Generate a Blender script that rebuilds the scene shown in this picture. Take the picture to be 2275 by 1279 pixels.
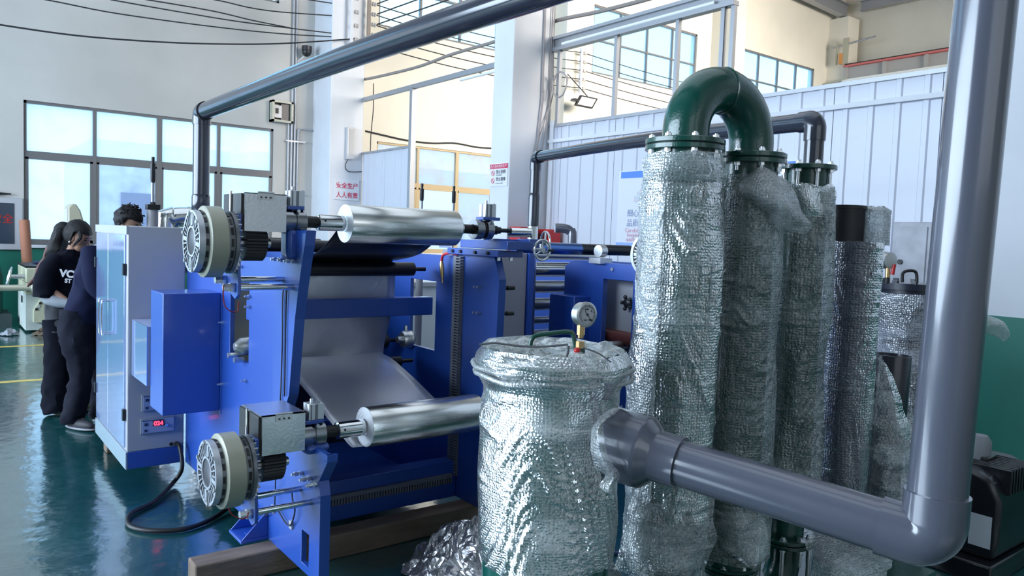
import bpy, bmesh, math, random
from mathutils import Vector, Matrix, noise
from mathutils.geometry import tessellate_polygon
for o in list(bpy.data.objects): bpy.data.objects.remove(o)
S = bpy.context.scene
COL = S.collection
PI = math.pi
# ------------------------------------------------------------------ camera
YAW, PITCH, ROLL, FPX, EYE = 0.65618, 0.064526, 0.036903, 1704.0, 1.6
_f = Vector((math.sin(YAW)*math.cos(PITCH), math.cos(YAW)*math.cos(PITCH), -math.sin(PITCH)))
_r = Vector((math.cos(YAW), -math.sin(YAW), 0))
_u = _r.cross(_f)
RT = _r*math.cos(ROLL)+_u*math.sin(ROLL)
UP = _u*math.cos(ROLL)-_r*math.sin(ROLL)
cam = bpy.data.cameras.new('camera'); cam.sensor_width = 36; cam.lens = 36*FPX/2275
cam.clip_start = 0.05; cam.clip_end = 300
co = bpy.data.objects.new('camera', cam); COL.objects.link(co)
co.matrix_world = Matrix(((RT.x, UP.x, -_f.x, 0), (RT.y, UP.y, -_f.y, 0), (RT.z, UP.z, -_f.z, EYE), (0, 0, 0, 1)))
S.camera = co
def ray(px, py): return RT*((px-1137.5)/FPX)+UP*(-(py-639.5)/FPX)+_f
def onx(px, py, X): r = ray(px, py); return Vector((0, 0, EYE))+r*(X/r.x)
def ony(px, py, Y): r = ray(px, py); return Vector((0, 0, EYE))+r*(Y/r.y)
def onz(px, py, Z): r = ray(px, py); return Vector((0, 0, EYE))+r*((Z-EYE)/r.z)
def dep(px, py, D): return Vector((0, 0, EYE))+ray(px, py)*D
# ------------------------------------------------------------------ world and lights
S.view_settings.view_transform = 'Standard'; S.view_settings.look = 'None'
S.view_settings.gamma = 1; S.view_settings.use_curve_mapping = False
S.view_settings.exposure = 0.14
W = bpy.data.worlds.new('sky'); S.world = W; W.use_nodes = True
nt = W.node_tree; nt.nodes.clear()
wo = nt.nodes.new('ShaderNodeOutputWorld'); bg = nt.nodes.new('ShaderNodeBackground')
tc = nt.nodes.new('ShaderNodeTexCoord'); sx = nt.nodes.new('ShaderNodeSeparateXYZ')
rp = nt.nodes.new('ShaderNodeValToRGB'); nz = nt.nodes.new('ShaderNodeTexNoise'); mx = nt.nodes.new('ShaderNodeMixRGB')
rp.color_ramp.elements[0].position = 0.0; rp.color_ramp.elements[0].color = (0.80, 0.90, 1, 1)
rp.color_ramp.elements[1].position = 0.6; rp.color_ramp.elements[1].color = (0.32, 0.60, 1, 1)
nz.inputs['Scale'].default_value = 2.2; nz.inputs['Detail'].default_value = 4
cr = nt.nodes.new('ShaderNodeValToRGB'); cr.color_ramp.elements[0].position = .48; cr.color_ramp.elements[1].position = .66
nt.links.new(tc.outputs['Generated'], sx.inputs[0]); nt.links.new(sx.outputs['Z'], rp.inputs[0])
nt.links.new(tc.outputs['Generated'], nz.inputs['Vector']); nt.links.new(nz.outputs[0], cr.inputs[0])
nt.links.new(cr.outputs[0], mx.inputs[0]); nt.links.new(rp.outputs[0], mx.inputs[1]); mx.inputs[2].default_value = (1, 1, 1, 1)
nt.links.new(mx.outputs[0], bg.inputs[0]); bg.inputs[1].default_value = 3.0
nt.links.new(bg.outputs[0], wo.inputs[0])
S.cycles.max_bounces = 8; S.cycles.transparent_max_bounces = 12; S.cycles.caustics_reflective = False; S.cycles.caustics_refractive = False
S.cycles.use_denoising = True; S.cycles.sample_clamp_indirect = 4
def area(name, loc, aim, sx_, sy_, power, color, spread=180):
    l = bpy.data.lights.new(name, 'AREA'); l.shape = 'RECTANGLE'; l.size = sx_; l.size_y = sy_
    l.energy = power; l.color = color; l.spread = math.radians(spread)
    o = bpy.data.objects.new(name, l); COL.objects.link(o); o.location = loc
    o.rotation_euler = (Vector(aim)-Vector(loc)).to_track_quat('-Z', 'Y').to_euler()
    return o
area('west_window_light', (-7.5, 7.6, 3.3), (3, 7.0, 1.2), 13, 4.8, 2350, (0.66, 0.82, 1))
area('ceiling_fill_light', (3.5, 5.5, 8.9), (3.5, 5.5, 0), 7, 12, 190, (0.80, 0.90, 1))  # added weak fill lamp under the closed roof; there is no skylight
area('east_bay_sun_window', (14.5, -3.2, 6.2), (15.5, 15, 5.0), 12, 4.0, 1250, (1, 0.93, 0.83), 70)
area('front_fill_light', (0.5, -5.5, 3.6), (2.5, 6, 1.6), 6, 2.6, 40, (0.86, 0.93, 1))  # added faint fill lamp from behind the camera; no window there
# ------------------------------------------------------------------ materials
MATS = {}
def _new(name):
    m = bpy.data.materials.new(name); m.use_nodes = True
    return m, m.node_tree, m.node_tree.nodes['Principled BSDF']
def mat(name, col, rough=.5, metal=0, spec=.5, coat=0, var=0, vscale=6, bump=0, bscale=60, col2=None, rvar=0, alpha=1, emit=None, estr=1, stretch=None):
    if name in MATS: return MATS[name]
    m, n, p = _new(name)
    p.inputs['Base Color'].default_value = (*col, 1); p.inputs['Roughness'].default_value = rough
    p.inputs['Metallic'].default_value = metal; p.inputs['Specular IOR Level'].default_value = spec
    p.inputs['Coat Weight'].default_value = coat; p.inputs['Coat Roughness'].default_value = .08
    if emit: p.inputs['Emission Color'].default_value = (*emit, 1); p.inputs['Emission Strength'].default_value = estr
    t = n.nodes.new('ShaderNodeTexCoord'); vec = t.outputs['Object']
    if stretch:
        mp = n.nodes.new('ShaderNodeMapping'); mp.inputs['Scale'].default_value = stretch
        n.links.new(vec, mp.inputs[0]); vec = mp.outputs[0]
    if var or col2 or rvar:
        z = n.nodes.new('ShaderNodeTexNoise'); z.inputs['Scale'].default_value = vscale; z.inputs['Detail'].default_value = 5
        n.links.new(vec, z.inputs['Vector'])
        if var or col2:
            r = n.nodes.new('ShaderNodeValToRGB'); r.color_ramp.elements[0].position = .35; r.color_ramp.elements[1].position = .68
            a = [min(1, c*(1+var)) for c in col]; b = col2 or [c*(1-var) for c in col]
            r.color_ramp.elements[0].color = (*a, 1); r.color_ramp.elements[1].color = (*b, 1)
            n.links.new(z.outputs[0], r.inputs[0]); n.links.new(r.outputs[0], p.inputs['Base Color'])
        if rvar:
            q = n.nodes.new('ShaderNodeMapRange'); q.inputs[1].default_value = .3; q.inputs[2].default_value = .7
            q.inputs[3].default_value = max(0, rough-rvar); q.inputs[4].default_value = rough+rvar
            n.links.new(z.outputs[0], q.inputs[0]); n.links.new(q.outputs[0], p.inputs['Roughness'])
    if bump:
        z2 = n.nodes.new('ShaderNodeTexNoise'); z2.inputs['Scale'].default_value = bscale; z2.inputs['Detail'].default_value = 4
        n.links.new(vec, z2.inputs['Vector'])
        b_ = n.nodes.new('ShaderNodeBump'); b_.inputs['Strength'].default_value = bump; b_.inputs['Distance'].default_value = .01
        n.links.new(z2.outputs[0], b_.inputs['Height']); n.links.new(b_.outputs[0], p.inputs['Normal'])
    MATS[name] = m
    return m
def wrapmat(name, tint, a0, a1, cell=98, wr=7, rough=.16, bub=.8, gl=.45):
    """clear plastic film or bubble wrap: part see-through, part milky, glossy on top, bubbles and creases as relief"""
    if name in MATS: return MATS[name]
    m, n, p = _new(name); out = n.nodes['Material Output']
    N = n.nodes.new; L = n.links.new
    tc = N('ShaderNodeTexCoord')
    vo = N('ShaderNodeTexVoronoi'); vo.inputs['Scale'].default_value = cell; vo.inputs['Randomness'].default_value = .55; L(tc.outputs['Object'], vo.inputs['Vector'])
    mp = N('ShaderNodeMapping'); mp.inputs['Rotation'].default_value = (0.7, 0.5, 0); mp.inputs['Scale'].default_value = (.8, .8, 3.0); L(tc.outputs['Object'], mp.inputs[0])
    w = N('ShaderNodeTexNoise'); w.noise_type = 'RIDGED_MULTIFRACTAL'; w.inputs['Scale'].default_value = wr; w.inputs['Detail'].default_value = 2
    w.inputs['Distortion'].default_value = .8; L(mp.outputs[0], w.inputs['Vector'])
    b1 = N('ShaderNodeBump'); b1.inputs['Strength'].default_value = bub; b1.inputs['Distance'].default_value = .0045; b1.invert = True
    L(vo.outputs['Distance'], b1.inputs['Height'])
    b2 = N('ShaderNodeBump'); b2.inputs['Strength'].default_value = .8; b2.inputs['Distance'].default_value = .014
    L(w.outputs[0], b2.inputs['Height']); L(b1.outputs[0], b2.inputs['Normal'])
    df = N('ShaderNodeBsdfDiffuse'); df.inputs[0].default_value = (*tint, 1); L(b2.outputs[0], df.inputs['Normal'])
    tl = N('ShaderNodeBsdfTranslucent'); tl.inputs[0].default_value = (*tint, 1)
    m1 = N('ShaderNodeMixShader'); m1.inputs[0].default_value = .3; L(df.outputs[0], m1.inputs[1]); L(tl.outputs[0], m1.inputs[2])
    tr = N('ShaderNodeBsdfTransparent'); tr.inputs[0].default_value = (.95, .97, .97, 1)
    big = N('ShaderNodeTexNoise'); big.inputs['Scale'].default_value = 3.0; big.inputs['Detail'].default_value = 4; L(mp.outputs[0], big.inputs['Vector'])
    mr = N('ShaderNodeMapRange'); mr.inputs[1].default_value = .42; mr.inputs[2].default_value = .60; mr.inputs[3].default_value = a0; mr.inputs[4].default_value = a1
    L(big.outputs[0], mr.inputs[0])
    vr = N('ShaderNodeMapRange'); vr.inputs[1].default_value = .25; vr.inputs[2].default_value = .6; vr.inputs[3].default_value = -.06; vr.inputs[4].default_value = .22
    L(vo.outputs['Distance'], vr.inputs[0])
    ad = N('ShaderNodeMath'); ad.operation = 'ADD'; ad.use_clamp = True; L(mr.outputs[0], ad.inputs[0]); L(vr.outputs[0], ad.inputs[1])
    lw = N('ShaderNodeLayerWeight'); lw.inputs[0].default_value = .12
    a2 = N('ShaderNodeMath'); a2.operation = 'MAXIMUM'; L(ad.outputs[0], a2.inputs[0]); L(lw.outputs['Facing'], a2.inputs[1])
    m2 = N('ShaderNodeMixShader'); L(a2.outputs[0], m2.inputs[0]); L(tr.outputs[0], m2.inputs[1]); L(m1.outputs[0], m2.inputs[2])
    gs = N('ShaderNodeBsdfGlossy'); gs.inputs[0].default_value = (1, 1, 1, 1); gs.inputs['Roughness'].default_value = rough; L(b2.outputs[0], gs.inputs['Normal'])
    lg = N('ShaderNodeLayerWeight'); lg.inputs[0].default_value = gl; L(b2.outputs[0], lg.inputs['Normal'])
    mg = N('ShaderNodeMapRange'); mg.inputs[3].default_value = .04; mg.inputs[4].default_value = .85; L(lg.outputs['Fresnel'], mg.inputs[0])
    m3 = N('ShaderNodeMixShader'); L(mg.outputs[0], m3.inputs[0]); L(m2.outputs[0], m3.inputs[1]); L(gs.outputs[0], m3.inputs[2])
    L(m3.outputs[0], out.inputs[0])
    MATS[name] = m
    return m
def glassmat(name, tint, milky, rough=.1, dirt=0.0):
    if name in MATS: return MATS[name]
    m, n, p = _new(name); out = n.nodes['Material Output']; N = n.nodes.new; L = n.links.new
    tr = N('ShaderNodeBsdfTransparent'); tr.inputs[0].default_value = (*tint, 1)
    tl = N('ShaderNodeBsdfTranslucent'); tl.inputs[0].default_value = (*tint, 1)
    p.inputs['Base Color'].default_value = (*[c*.85 for c in tint], 1); p.inputs['Roughness'].default_value = rough
    m1 = N('ShaderNodeMixShader'); m1.inputs[0].default_value = milky; L(tr.outputs[0], m1.inputs[1]); L(tl.outputs[0], m1.inputs[2])
    tc = N('ShaderNodeTexCoord'); z = N('ShaderNodeTexNoise'); z.inputs['Scale'].default_value = 2.5; z.inputs['Detail'].default_value = 6; L(tc.outputs['Object'], z.inputs['Vector'])
    mr = N('ShaderNodeMapRange'); mr.inputs[1].default_value = .5; mr.inputs[2].default_value = .7; mr.inputs[3].default_value = .06; mr.inputs[4].default_value = .06+dirt
    L(z.outputs[0], mr.inputs[0])
    m2 = N('ShaderNodeMixShader'); L(mr.outputs[0], m2.inputs[0]); L(m1.outputs[0], m2.inputs[1]); L(p.outputs[0], m2.inputs[2])
    L(m2.outputs[0], out.inputs[0]); MATS[name] = m
    return m
BLUE = mat('blue_paint', (0.014, 0.085, 0.45), .40, coat=.4, spec=.9, bump=.05, bscale=300)
WHT = mat('white_paint', (0.50, 0.50, 0.53), .35, coat=.2)
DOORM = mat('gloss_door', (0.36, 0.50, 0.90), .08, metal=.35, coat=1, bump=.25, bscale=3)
CHROME = mat('chrome', (0.78, 0.79, 0.8), .12, 1)
STEEL = mat('brushed_steel', (0.62, 0.63, 0.63), .33, 1, rvar=.06, vscale=40)
ZINC = mat('zinc', (0.72, 0.74, 0.76), .3, 1, bump=.1, bscale=80)
GALV = mat('galvanised', (0.40, 0.41, 0.44), .45, .6)
ALU = mat('aluminium', (0.72, 0.74, 0.77), .35, .85)
DARKST = mat('dark_steel', (0.05, 0.05, 0.055), .35, .6)
BLACK = mat('black_rubber', (0.012, 0.012, 0.014), .45)
BLKGL = mat('black_gloss', (0.01, 0.011, 0.014), .2)
ROLLB = mat('black_roller', (0.012, 0.012, 0.018), .33)
CREAM = mat('cream_paint', (0.42, 0.41, 0.32), .4, coat=.15)
FINW = mat('cast_aluminium', (0.55, 0.57, 0.62), .38, .55)
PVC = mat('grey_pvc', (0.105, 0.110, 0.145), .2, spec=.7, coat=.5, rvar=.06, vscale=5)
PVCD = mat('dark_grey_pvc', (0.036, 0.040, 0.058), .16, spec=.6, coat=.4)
GREEN = mat('green_enamel', (0.004, 0.068, 0.050), .22, coat=.5, bump=.15, bscale=120)
GRNW = mat('green_wainscot', (0.012, 0.16, 0.115), .4, var=.12, vscale=2)
FOIL = mat('bright_foil', (0.86, 0.86, 0.84), .24, 1, stretch=(1, 40, 40), rvar=.05, vscale=3)
FOILE = mat('foil_roll_end', (0.85, 0.86, 0.88), .45, .75)
FILM = mat('metallised_film', (0.70, 0.71, 0.76), .36, .6, bump=.9, bscale=3, stretch=(1.6, 1, 1.1))
FILMD = mat('dark_film', (0.05, 0.053, 0.065), .28, .55)
SCRAP = mat('crumpled_foil', (0.50, 0.49, 0.51), .22, .8, bump=1, bscale=14)
BRASS = mat('brass', (0.62, 0.42, 0.20), .3, 1)
RED = mat('red_paint', (0.55, 0.02, 0.02), .35)
WOOD = mat('old_timber', (0.22, 0.16, 0.12), .8, var=.35, vscale=9, bump=.5, bscale=40, stretch=(.25, 1, 1))
PLAST = mat('wall_plaster', (0.60, 0.575, 0.545), .85, var=.07, vscale=.7, bump=.15, bscale=9)
PLASTW = mat('sunlit_cream_plaster', (0.74, 0.705, 0.62), .85, var=.06, vscale=.6, bump=.1, bscale=9)  # brighter copy of the wall plaster, warm sunlit tone put into the colour
COLM = mat('column_paint', (0.70, 0.71, 0.75), .75, var=.05, vscale=1.2)
PANEL = mat('sandwich_panel', (0.64, 0.66, 0.74), .42, coat=.1, spec=.6)
FRAME = mat('window_frame', (0.17, 0.165, 0.17), .45)
FRAMEC = mat('cream_window_frame', (0.50, 0.38, 0.22), .5)
PANE = glassmat('frosted_pane', (0.80, 0.93, 1.0), .62, dirt=.1)
PANEU = glassmat('upper_pane', (0.68, 0.88, 0.97), .15, dirt=.06)
PANEC = glassmat('clear_pane', (0.88, 0.96, 1.0), .05)
PANEG = glassmat('grey_film_pane', (0.72, 0.75, 0.76), .45, dirt=.4)
SKIN = mat('skin', (0.42, 0.23, 0.16), .5)
HAIR = mat('black_hair', (0.005, 0.004, 0.006), .5, spec=.3, bump=.6, bscale=60, stretch=(6, 6, 1))
HAIRB = mat('brown_hair_ends', (0.12, 0.035, 0.028), .45, bump=.6, bscale=60, stretch=(6, 6, 1))
TEE = mat('black_cotton', (0.006, 0.007, 0.014), .9, spec=.12, bump=.3, bscale=14)
NAVY = mat('navy_cotton', (0.010, 0.013, 0.042), .85, spec=.15, bump=.4, bscale=12)
JEAN = mat('dark_denim', (0.012, 0.013, 0.024), .85, spec=.15, bump=.4, bscale=25)
SLEEVE = mat('grey_sleeve', (0.34, 0.36, 0.40), .8)
ORANGE = mat('roll_cardboard', (0.42, 0.17, 0.10), .7)
BW = wrapmat('bubble_wrap', (0.66, 0.76, 0.76), .05, .32)
BWW = wrapmat('layered_bubble_wrap', (0.74, 0.82, 0.86), .30, .62)
BWD = wrapmat('dark_column_wrap', (0.50, 0.51, 0.62), .03, .16, cell=95, gl=.32)
BWT = wrapmat('tank_wrap', (0.82, 0.87, 0.87), .16, .74, cell=110, wr=4, gl=.5, bub=.5)
BWF = wrapmat('loose_wrap_flap', (0.60, 0.62, 0.62), .35, .6)
# ------------------------------------------------------------------ mesh helpers
LOC = {}
def rootloc(p):
    while p is not None:
        if p.name in LOC: return LOC[p.name]
        p = p.parent
    return Vector((0, 0, 0))
def tag(o, label=None, cat=None, group=None, kind=None):
    if label: o['label'] = label
    if cat: o['category'] = cat
    if group: o['group'] = group
    if kind: o['kind'] = kind
    return o
def thing(name, label, cat, loc=(0, 0, 0), group=None, kind=None):
    o = bpy.data.objects.new(name, None); COL.objects.link(o); o.location = loc; o.empty_display_size = .1
    LOC[o.name] = Vector(loc); tag(o, label, cat, group, kind)
    return o
def basis(d):
    d = Vector(d).normalized(); a = Vector((0, 0, 1)) if abs(d.z) < .9 else Vector((1, 0, 0))
    u = d.cross(a).normalized(); return u, d.cross(u).normalized(), d
class MB:
    def __init__(s): s.v = []; s.f = []
    def add(s, vs, fs):
        b = len(s.v); s.v += [Vector(v) for v in vs]; s.f += [tuple(i+b for i in f) for f in fs]; return s
    def box(s, x0, x1, y0, y1, z0, z1):
        return s.add([(x0, y0, z0), (x1, y0, z0), (x1, y1, z0), (x0, y1, z0), (x0, y0, z1), (x1, y0, z1), (x1, y1, z1), (x0, y1, z1)],
                     [(0, 3, 2, 1), (4, 5, 6, 7), (0, 1, 5, 4), (1, 2, 6, 5), (2, 3, 7, 6), (3, 0, 4, 7)])
    def obox(s, c, a, b, d):
        c, a, b, d = map(Vector, (c, a, b, d))
        vs = [c-a-b-d, c+a-b-d, c+a+b-d, c-a+b-d, c-a-b+d, c+a-b+d, c+a+b+d, c-a+b+d]
        return s.add(vs, [(0, 3, 2, 1), (4, 5, 6, 7), (0, 1, 5, 4), (1, 2, 6, 5), (2, 3, 7, 6), (3, 0, 4, 7)])
    def lathe(s, o, d, prof, n=32, cap=True):
        u, w, d = basis(d); o = Vector(o); vs = []
        for t, r in prof:
            for i in range(n):
                a = 2*PI*i/n; vs.append(o+d*t+(u*math.cos(a)+w*math.sin(a))*r)
        fs = [(j*n+i, j*n+(i+1) % n, (j+1)*n+(i+1) % n, (j+1)*n+i) for j in range(len(prof)-1) for i in range(n)]
        if cap: fs += [tuple(range(n-1, -1, -1)), tuple((len(prof)-1)*n+i for i in range(n))]
        return s.add(vs, fs)
    def cyl(s, a, b, r, r2=None, n=28, cap=True):
        a, b = Vector(a), Vector(b); L = (b-a).length
        return s.lathe(a, b-a, [(0, r), (L, r if r2 is None else r2)], n, cap)
    def ring(s, o, d, r0, r1, t0, t1, n=40):     # hollow ring: inner r0, outer r1, between t0 and t1 along d
        return s.lathe(o, d, [(t0, r0), (t0, r1), (t1, r1), (t1, r0), (t0, r0)], n, False)
    def tube(s, pts, r, n=12, cap=True, closed=False):
        P = [Vector(p) for p in pts]; m = len(P); vs = []; u = None
        for i in range(m):
            if closed: t = P[(i+1) % m]-P[i-1]
            else: t = P[min(i+1, m-1)]-P[max(i-1, 0)]
            t.normalize()
            if u is None: u = basis(t)[0]
            u = (u-t*u.dot(t)).normalized(); w = t.cross(u)
            rr = r[i] if isinstance(r, (list, tuple)) else r
            for k in range(n):
                a = 2*PI*k/n; vs.append(P[i]+(u*math.cos(a)+w*math.sin(a))*rr)
        q = m if closed else m-1
        fs = [(j*n+i, j*n+(i+1) % n, ((j+1) % m)*n+(i+1) % n, ((j+1) % m)*n+i) for j in range(q) for i in range(n)]
        if cap and not closed: fs += [tuple(range(n-1, -1, -1)), tuple((m-1)*n+i for i in range(n))]
        return s.add(vs, fs)
    def hexa(s, o, d, r, h): return s.lathe(o, d, [(0, r), (h, r)], 6)
    def ball(s, c, rx, ry, rz, n=20, m=12, R=None):
        c = Vector(c); vs = []; fs = []
        for j in range(m+1):
            p = PI*j/m
            for i in range(n):
                a = 2*PI*i/n; v = Vector((rx*math.sin(p)*math.cos(a), ry*math.sin(p)*math.sin(a), rz*math.cos(p)))
                vs.append(c+(R @ v if R else v))
        for j in range(m):
            for i in range(n): fs.append((j*n+i, (j+1)*n+i, (j+1)*n+(i+1) % n, j*n+(i+1) % n))
        return s.add(vs, fs)
    def prism(s, ax, polys, a, b):
        """extrude 2D outline(s) (first outer, rest holes) along axis ax from a to b; outline coordinates are the other two axes in order"""
        def P(q, t):
            q = list(q)
            return {'x': (t, q[0], q[1]), 'y': (q[0], t, q[1]), 'z': (q[0], q[1], t)}[ax]
        flat = [q for pl in polys for q in pl]; n = len(flat)
        tris = tessellate_polygon([[Vector((q[0], q[1], 0)) for q in pl] for pl in polys])
        fs = [tuple(t) for t in tris]+[tuple(i+n for i in reversed(t)) for t in tris]; b0 = 0
        for pl in polys:
            k = len(pl)
            for i in range(k): fs.append((b0+i, b0+(i+1) % k, n+b0+(i+1) % k, n+b0+i))
            b0 += k
        return s.add([P(q, a) for q in flat]+[P(q, b) for q in flat], fs)
    def grid(s, nu, nv, fn):
        vs = [fn(i/nu, j/nv) for j in range(nv+1) for i in range(nu+1)]
        return s.add(vs, [(j*(nu+1)+i, j*(nu+1)+i+1, (j+1)*(nu+1)+i+1, (j+1)*(nu+1)+i) for j in range(nv) for i in range(nu)])
    def build(s, name, m, parent=None, bevel=0, solid=0, smooth=True, kind=None, label=None):
        me = bpy.data.meshes.new(name); L = rootloc(parent)
        me.from_pydata([tuple(v-L) for v in s.v], [], s.f)
        bm = bmesh.new(); bm.from_mesh(me); bmesh.ops.recalc_face_normals(bm, faces=bm.faces); bm.to_mesh(me); bm.free()
        if smooth:
            me.shade_smooth(); me.set_sharp_from_angle(angle=math.radians(38))
        me.materials.append(m)
        o = bpy.data.objects.new(name, me); COL.objects.link(o)
        if parent is not None: o.parent = parent
        if bevel:
            b = o.modifiers.new('bevel', 'BEVEL'); b.width = bevel; b.segments = 2; b.limit_method = 'ANGLE'; b.angle_limit = math.radians(40)
        if solid:
            b = o.modifiers.new('solid', 'SOLIDIFY'); b.thickness = solid
        if kind: o['kind'] = kind
        if label: o['label'] = label
        return o
def struct(mb, name, m, parent=None, **k): return mb.build(name, m, parent, kind='structure', **k)
def solo(mb, name, m, label, cat, group=None, **k): return tag(mb.build(name, m, **k), label, cat, group)
def copy_tree(o, dx, parent=None, label=None):
    c = o.copy(); COL.objects.link(c)
    if parent is None:
        c.location = o.location+Vector(dx); LOC[c.name] = Vector(c.location)
        if label: c['label'] = label
    else: c.parent = parent
    for ch in [q for q in bpy.data.objects if q.parent == o]: copy_tree(ch, dx, c)
    return c
def text(body, size, parent, m, origin, xdir, ydir, name='lettering', ext=.0006, align='LEFT', bold=0):
    """flat lettering lying in the plane spanned by xdir, ydir"""
    cu = bpy.data.curves.new(name, 'FONT'); cu.body = body; cu.size = size; cu.extrude = ext; cu.align_x = align; cu.offset = bold
    cu.materials.append(m); o = bpy.data.objects.new(name, cu); COL.objects.link(o); o.parent = parent
    x = Vector(xdir).normalized(); y = Vector(ydir).normalized(); z = x.cross(y); L = rootloc(parent); t = Vector(origin)-L
    o.matrix_local = Matrix(((x.x, y.x, z.x, t.x), (x.y, y.y, z.y, t.y), (x.z, y.z, z.z, t.z), (0, 0, 0, 1)))
    return o
def arc(c, r, a0, a1, u, w, n=10):
    c, u, w = Vector(c), Vector(u), Vector(w)
    return [c+u*(r*math.cos(a0+(a1-a0)*i/n))+w*(r*math.sin(a0+(a1-a0)*i/n)) for i in range(n+1)]
def sag(a, b, s=.1, n=14):
    a, b = Vector(a), Vector(b)
    return [a.lerp(b, i/n)+Vector((0, 0, -4*s*(i/n)*(1-i/n))) for i in range(n+1)]
def smooth_path(pts, k=6):
    P = [Vector(p) for p in pts]; out = []
    for i in range(len(P)-1):
        p0, p1, p2, p3 = P[max(i-1, 0)], P[i], P[i+1], P[min(i+2, len(P)-1)]
        for j in range(k):
            t = j/k; out.append(.5*((2*p1)+(p2-p0)*t+(2*p0-5*p1+4*p2-p3)*t*t+(3*p1-p0-3*p2+p3)*t**3))
    return out+[P[-1]]
# ------------------------------------------------------------------ room
def floormat():
    m, n, p = _new('green_epoxy_floor'); N = n.nodes.new; L = n.links.new
    t = N('ShaderNodeTexCoord')
    a = N('ShaderNodeTexNoise'); a.inputs['Scale'].default_value = 1.3; a.inputs['Detail'].default_value = 7; L(t.outputs['Object'], a.inputs['Vector'])
    r = N('ShaderNodeValToRGB'); r.color_ramp.elements[0].position = .3; r.color_ramp.elements[1].position = .72
    r.color_ramp.elements[0].color = (0.006, 0.060, 0.068, 1); r.color_ramp.elements[1].color = (0.016, 0.110, 0.110, 1)
    L(a.outputs[0], r.inputs[0])
    sc = N('ShaderNodeTexNoise'); sc.inputs['Scale'].default_value = 5; sc.inputs['Detail'].default_value = 8; sc.inputs['Distortion'].default_value = 1.5; L(t.outputs['Object'], sc.inputs['Vector'])
    q = N('ShaderNodeMapRange'); q.inputs[1].default_value = .62; q.inputs[2].default_value = .72; q.inputs[3].default_value = 0; q.inputs[4].default_value = .25; L(sc.outputs[0], q.inputs[0])
    mx_ = N('ShaderNodeMixRGB'); L(q.outputs[0], mx_.inputs[0]); L(r.outputs[0], mx_.inputs[1]); mx_.inputs[2].default_value = (.12, .20, .19, 1)
    L(mx_.outputs[0], p.inputs['Base Color'])
    k = N('ShaderNodeMapRange'); k.inputs[1].default_value = .3; k.inputs[2].default_value = .7; k.inputs[3].default_value = .10; k.inputs[4].default_value = .26; L(sc.outputs[0], k.inputs[0]); L(k.outputs[0], p.inputs['Roughness'])
    b = N('ShaderNodeBump'); b.inputs['Strength'].default_value = .22; b.inputs['Distance'].default_value = .02
    w = N('ShaderNodeTexNoise'); w.inputs['Scale'].default_value = 7; w.inputs['Detail'].default_value = 3; L(t.outputs['Object'], w.inputs['Vector'])
    L(w.outputs[0], b.inputs['Height']); L(b.outputs[0], p.inputs['Normal'])
    p.inputs['Specular IOR Level'].default_value = .8; p.inputs['Coat Weight'].default_value = .9; p.inputs['Coat IOR'].default_value = 2.3; p.inputs['Coat Roughness'].default_value = .14
    L(b.outputs[0], p.inputs['Coat Normal'])
    return m
fl = struct(MB().box(-8, 26.2, -6.5, 15.1, -.12, 0), 'floor', floormat())
YEL = mat('yellow_line_paint', (0.62, 0.47, 0.10), .4, var=.2, vscale=8)
MB().box(-8, 3.6, 11.45, 11.55, -.01, .0015).build('painted_line', YEL, fl)
MB().box(-8, 3.6, 8.92, 9.02, -.01, .0015).build('painted_line', YEL, fl)
GROUND = mat('pale_concrete', (0.55, 0.55, 0.52), .9, var=.1, vscale=.5)
struct(MB().box(-60, 80, 15.3, 90, -.2, -.08), 'ground_outside', GROUND)
LW = [(-5, -.8), (1.33, 5.5), (7.75, 11.92), (13.9, 18.05), (20.05, 24.2)]
UW = [(-5, -.8), (1.4, 5.57), (7.72, 11.9), (13.92, 18.07), (20.1, 24.25)]
Y0, Y1 = 15.0, 15.24
def strips(mb, holes, z0, z1, lo, hi):
    x = lo
    for a, b in holes:
        if b < lo or a > hi: continue
        mb.box(x, a, Y0, Y1, z0, z1); x = b
    mb.box(x, hi, Y0, Y1, z0, z1)
for nm, lo, hi, m in (('wall_north', -8, 6.65, PLAST), ('wall_north_east_bay', 6.65, 26.2, PLASTW)):
    mb = MB().box(lo, hi, Y0, Y1, 0, 1.2).box(lo, hi, Y0, Y1, 3.57, 6.0).box(lo, hi, Y0, Y1, 7.75, 10.7)
    strips(mb, LW, 1.2, 3.57, lo, hi); strips(mb, UW, 6.0, 7.75, lo, hi)
    w_ = struct(mb, nm, m, smooth=False)
    if nm == 'wall_north':
        MB().box(-8, 6.3, 14.985, 15.0, 0, 1.14).build('wainscot', GRNW, w_)
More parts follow.
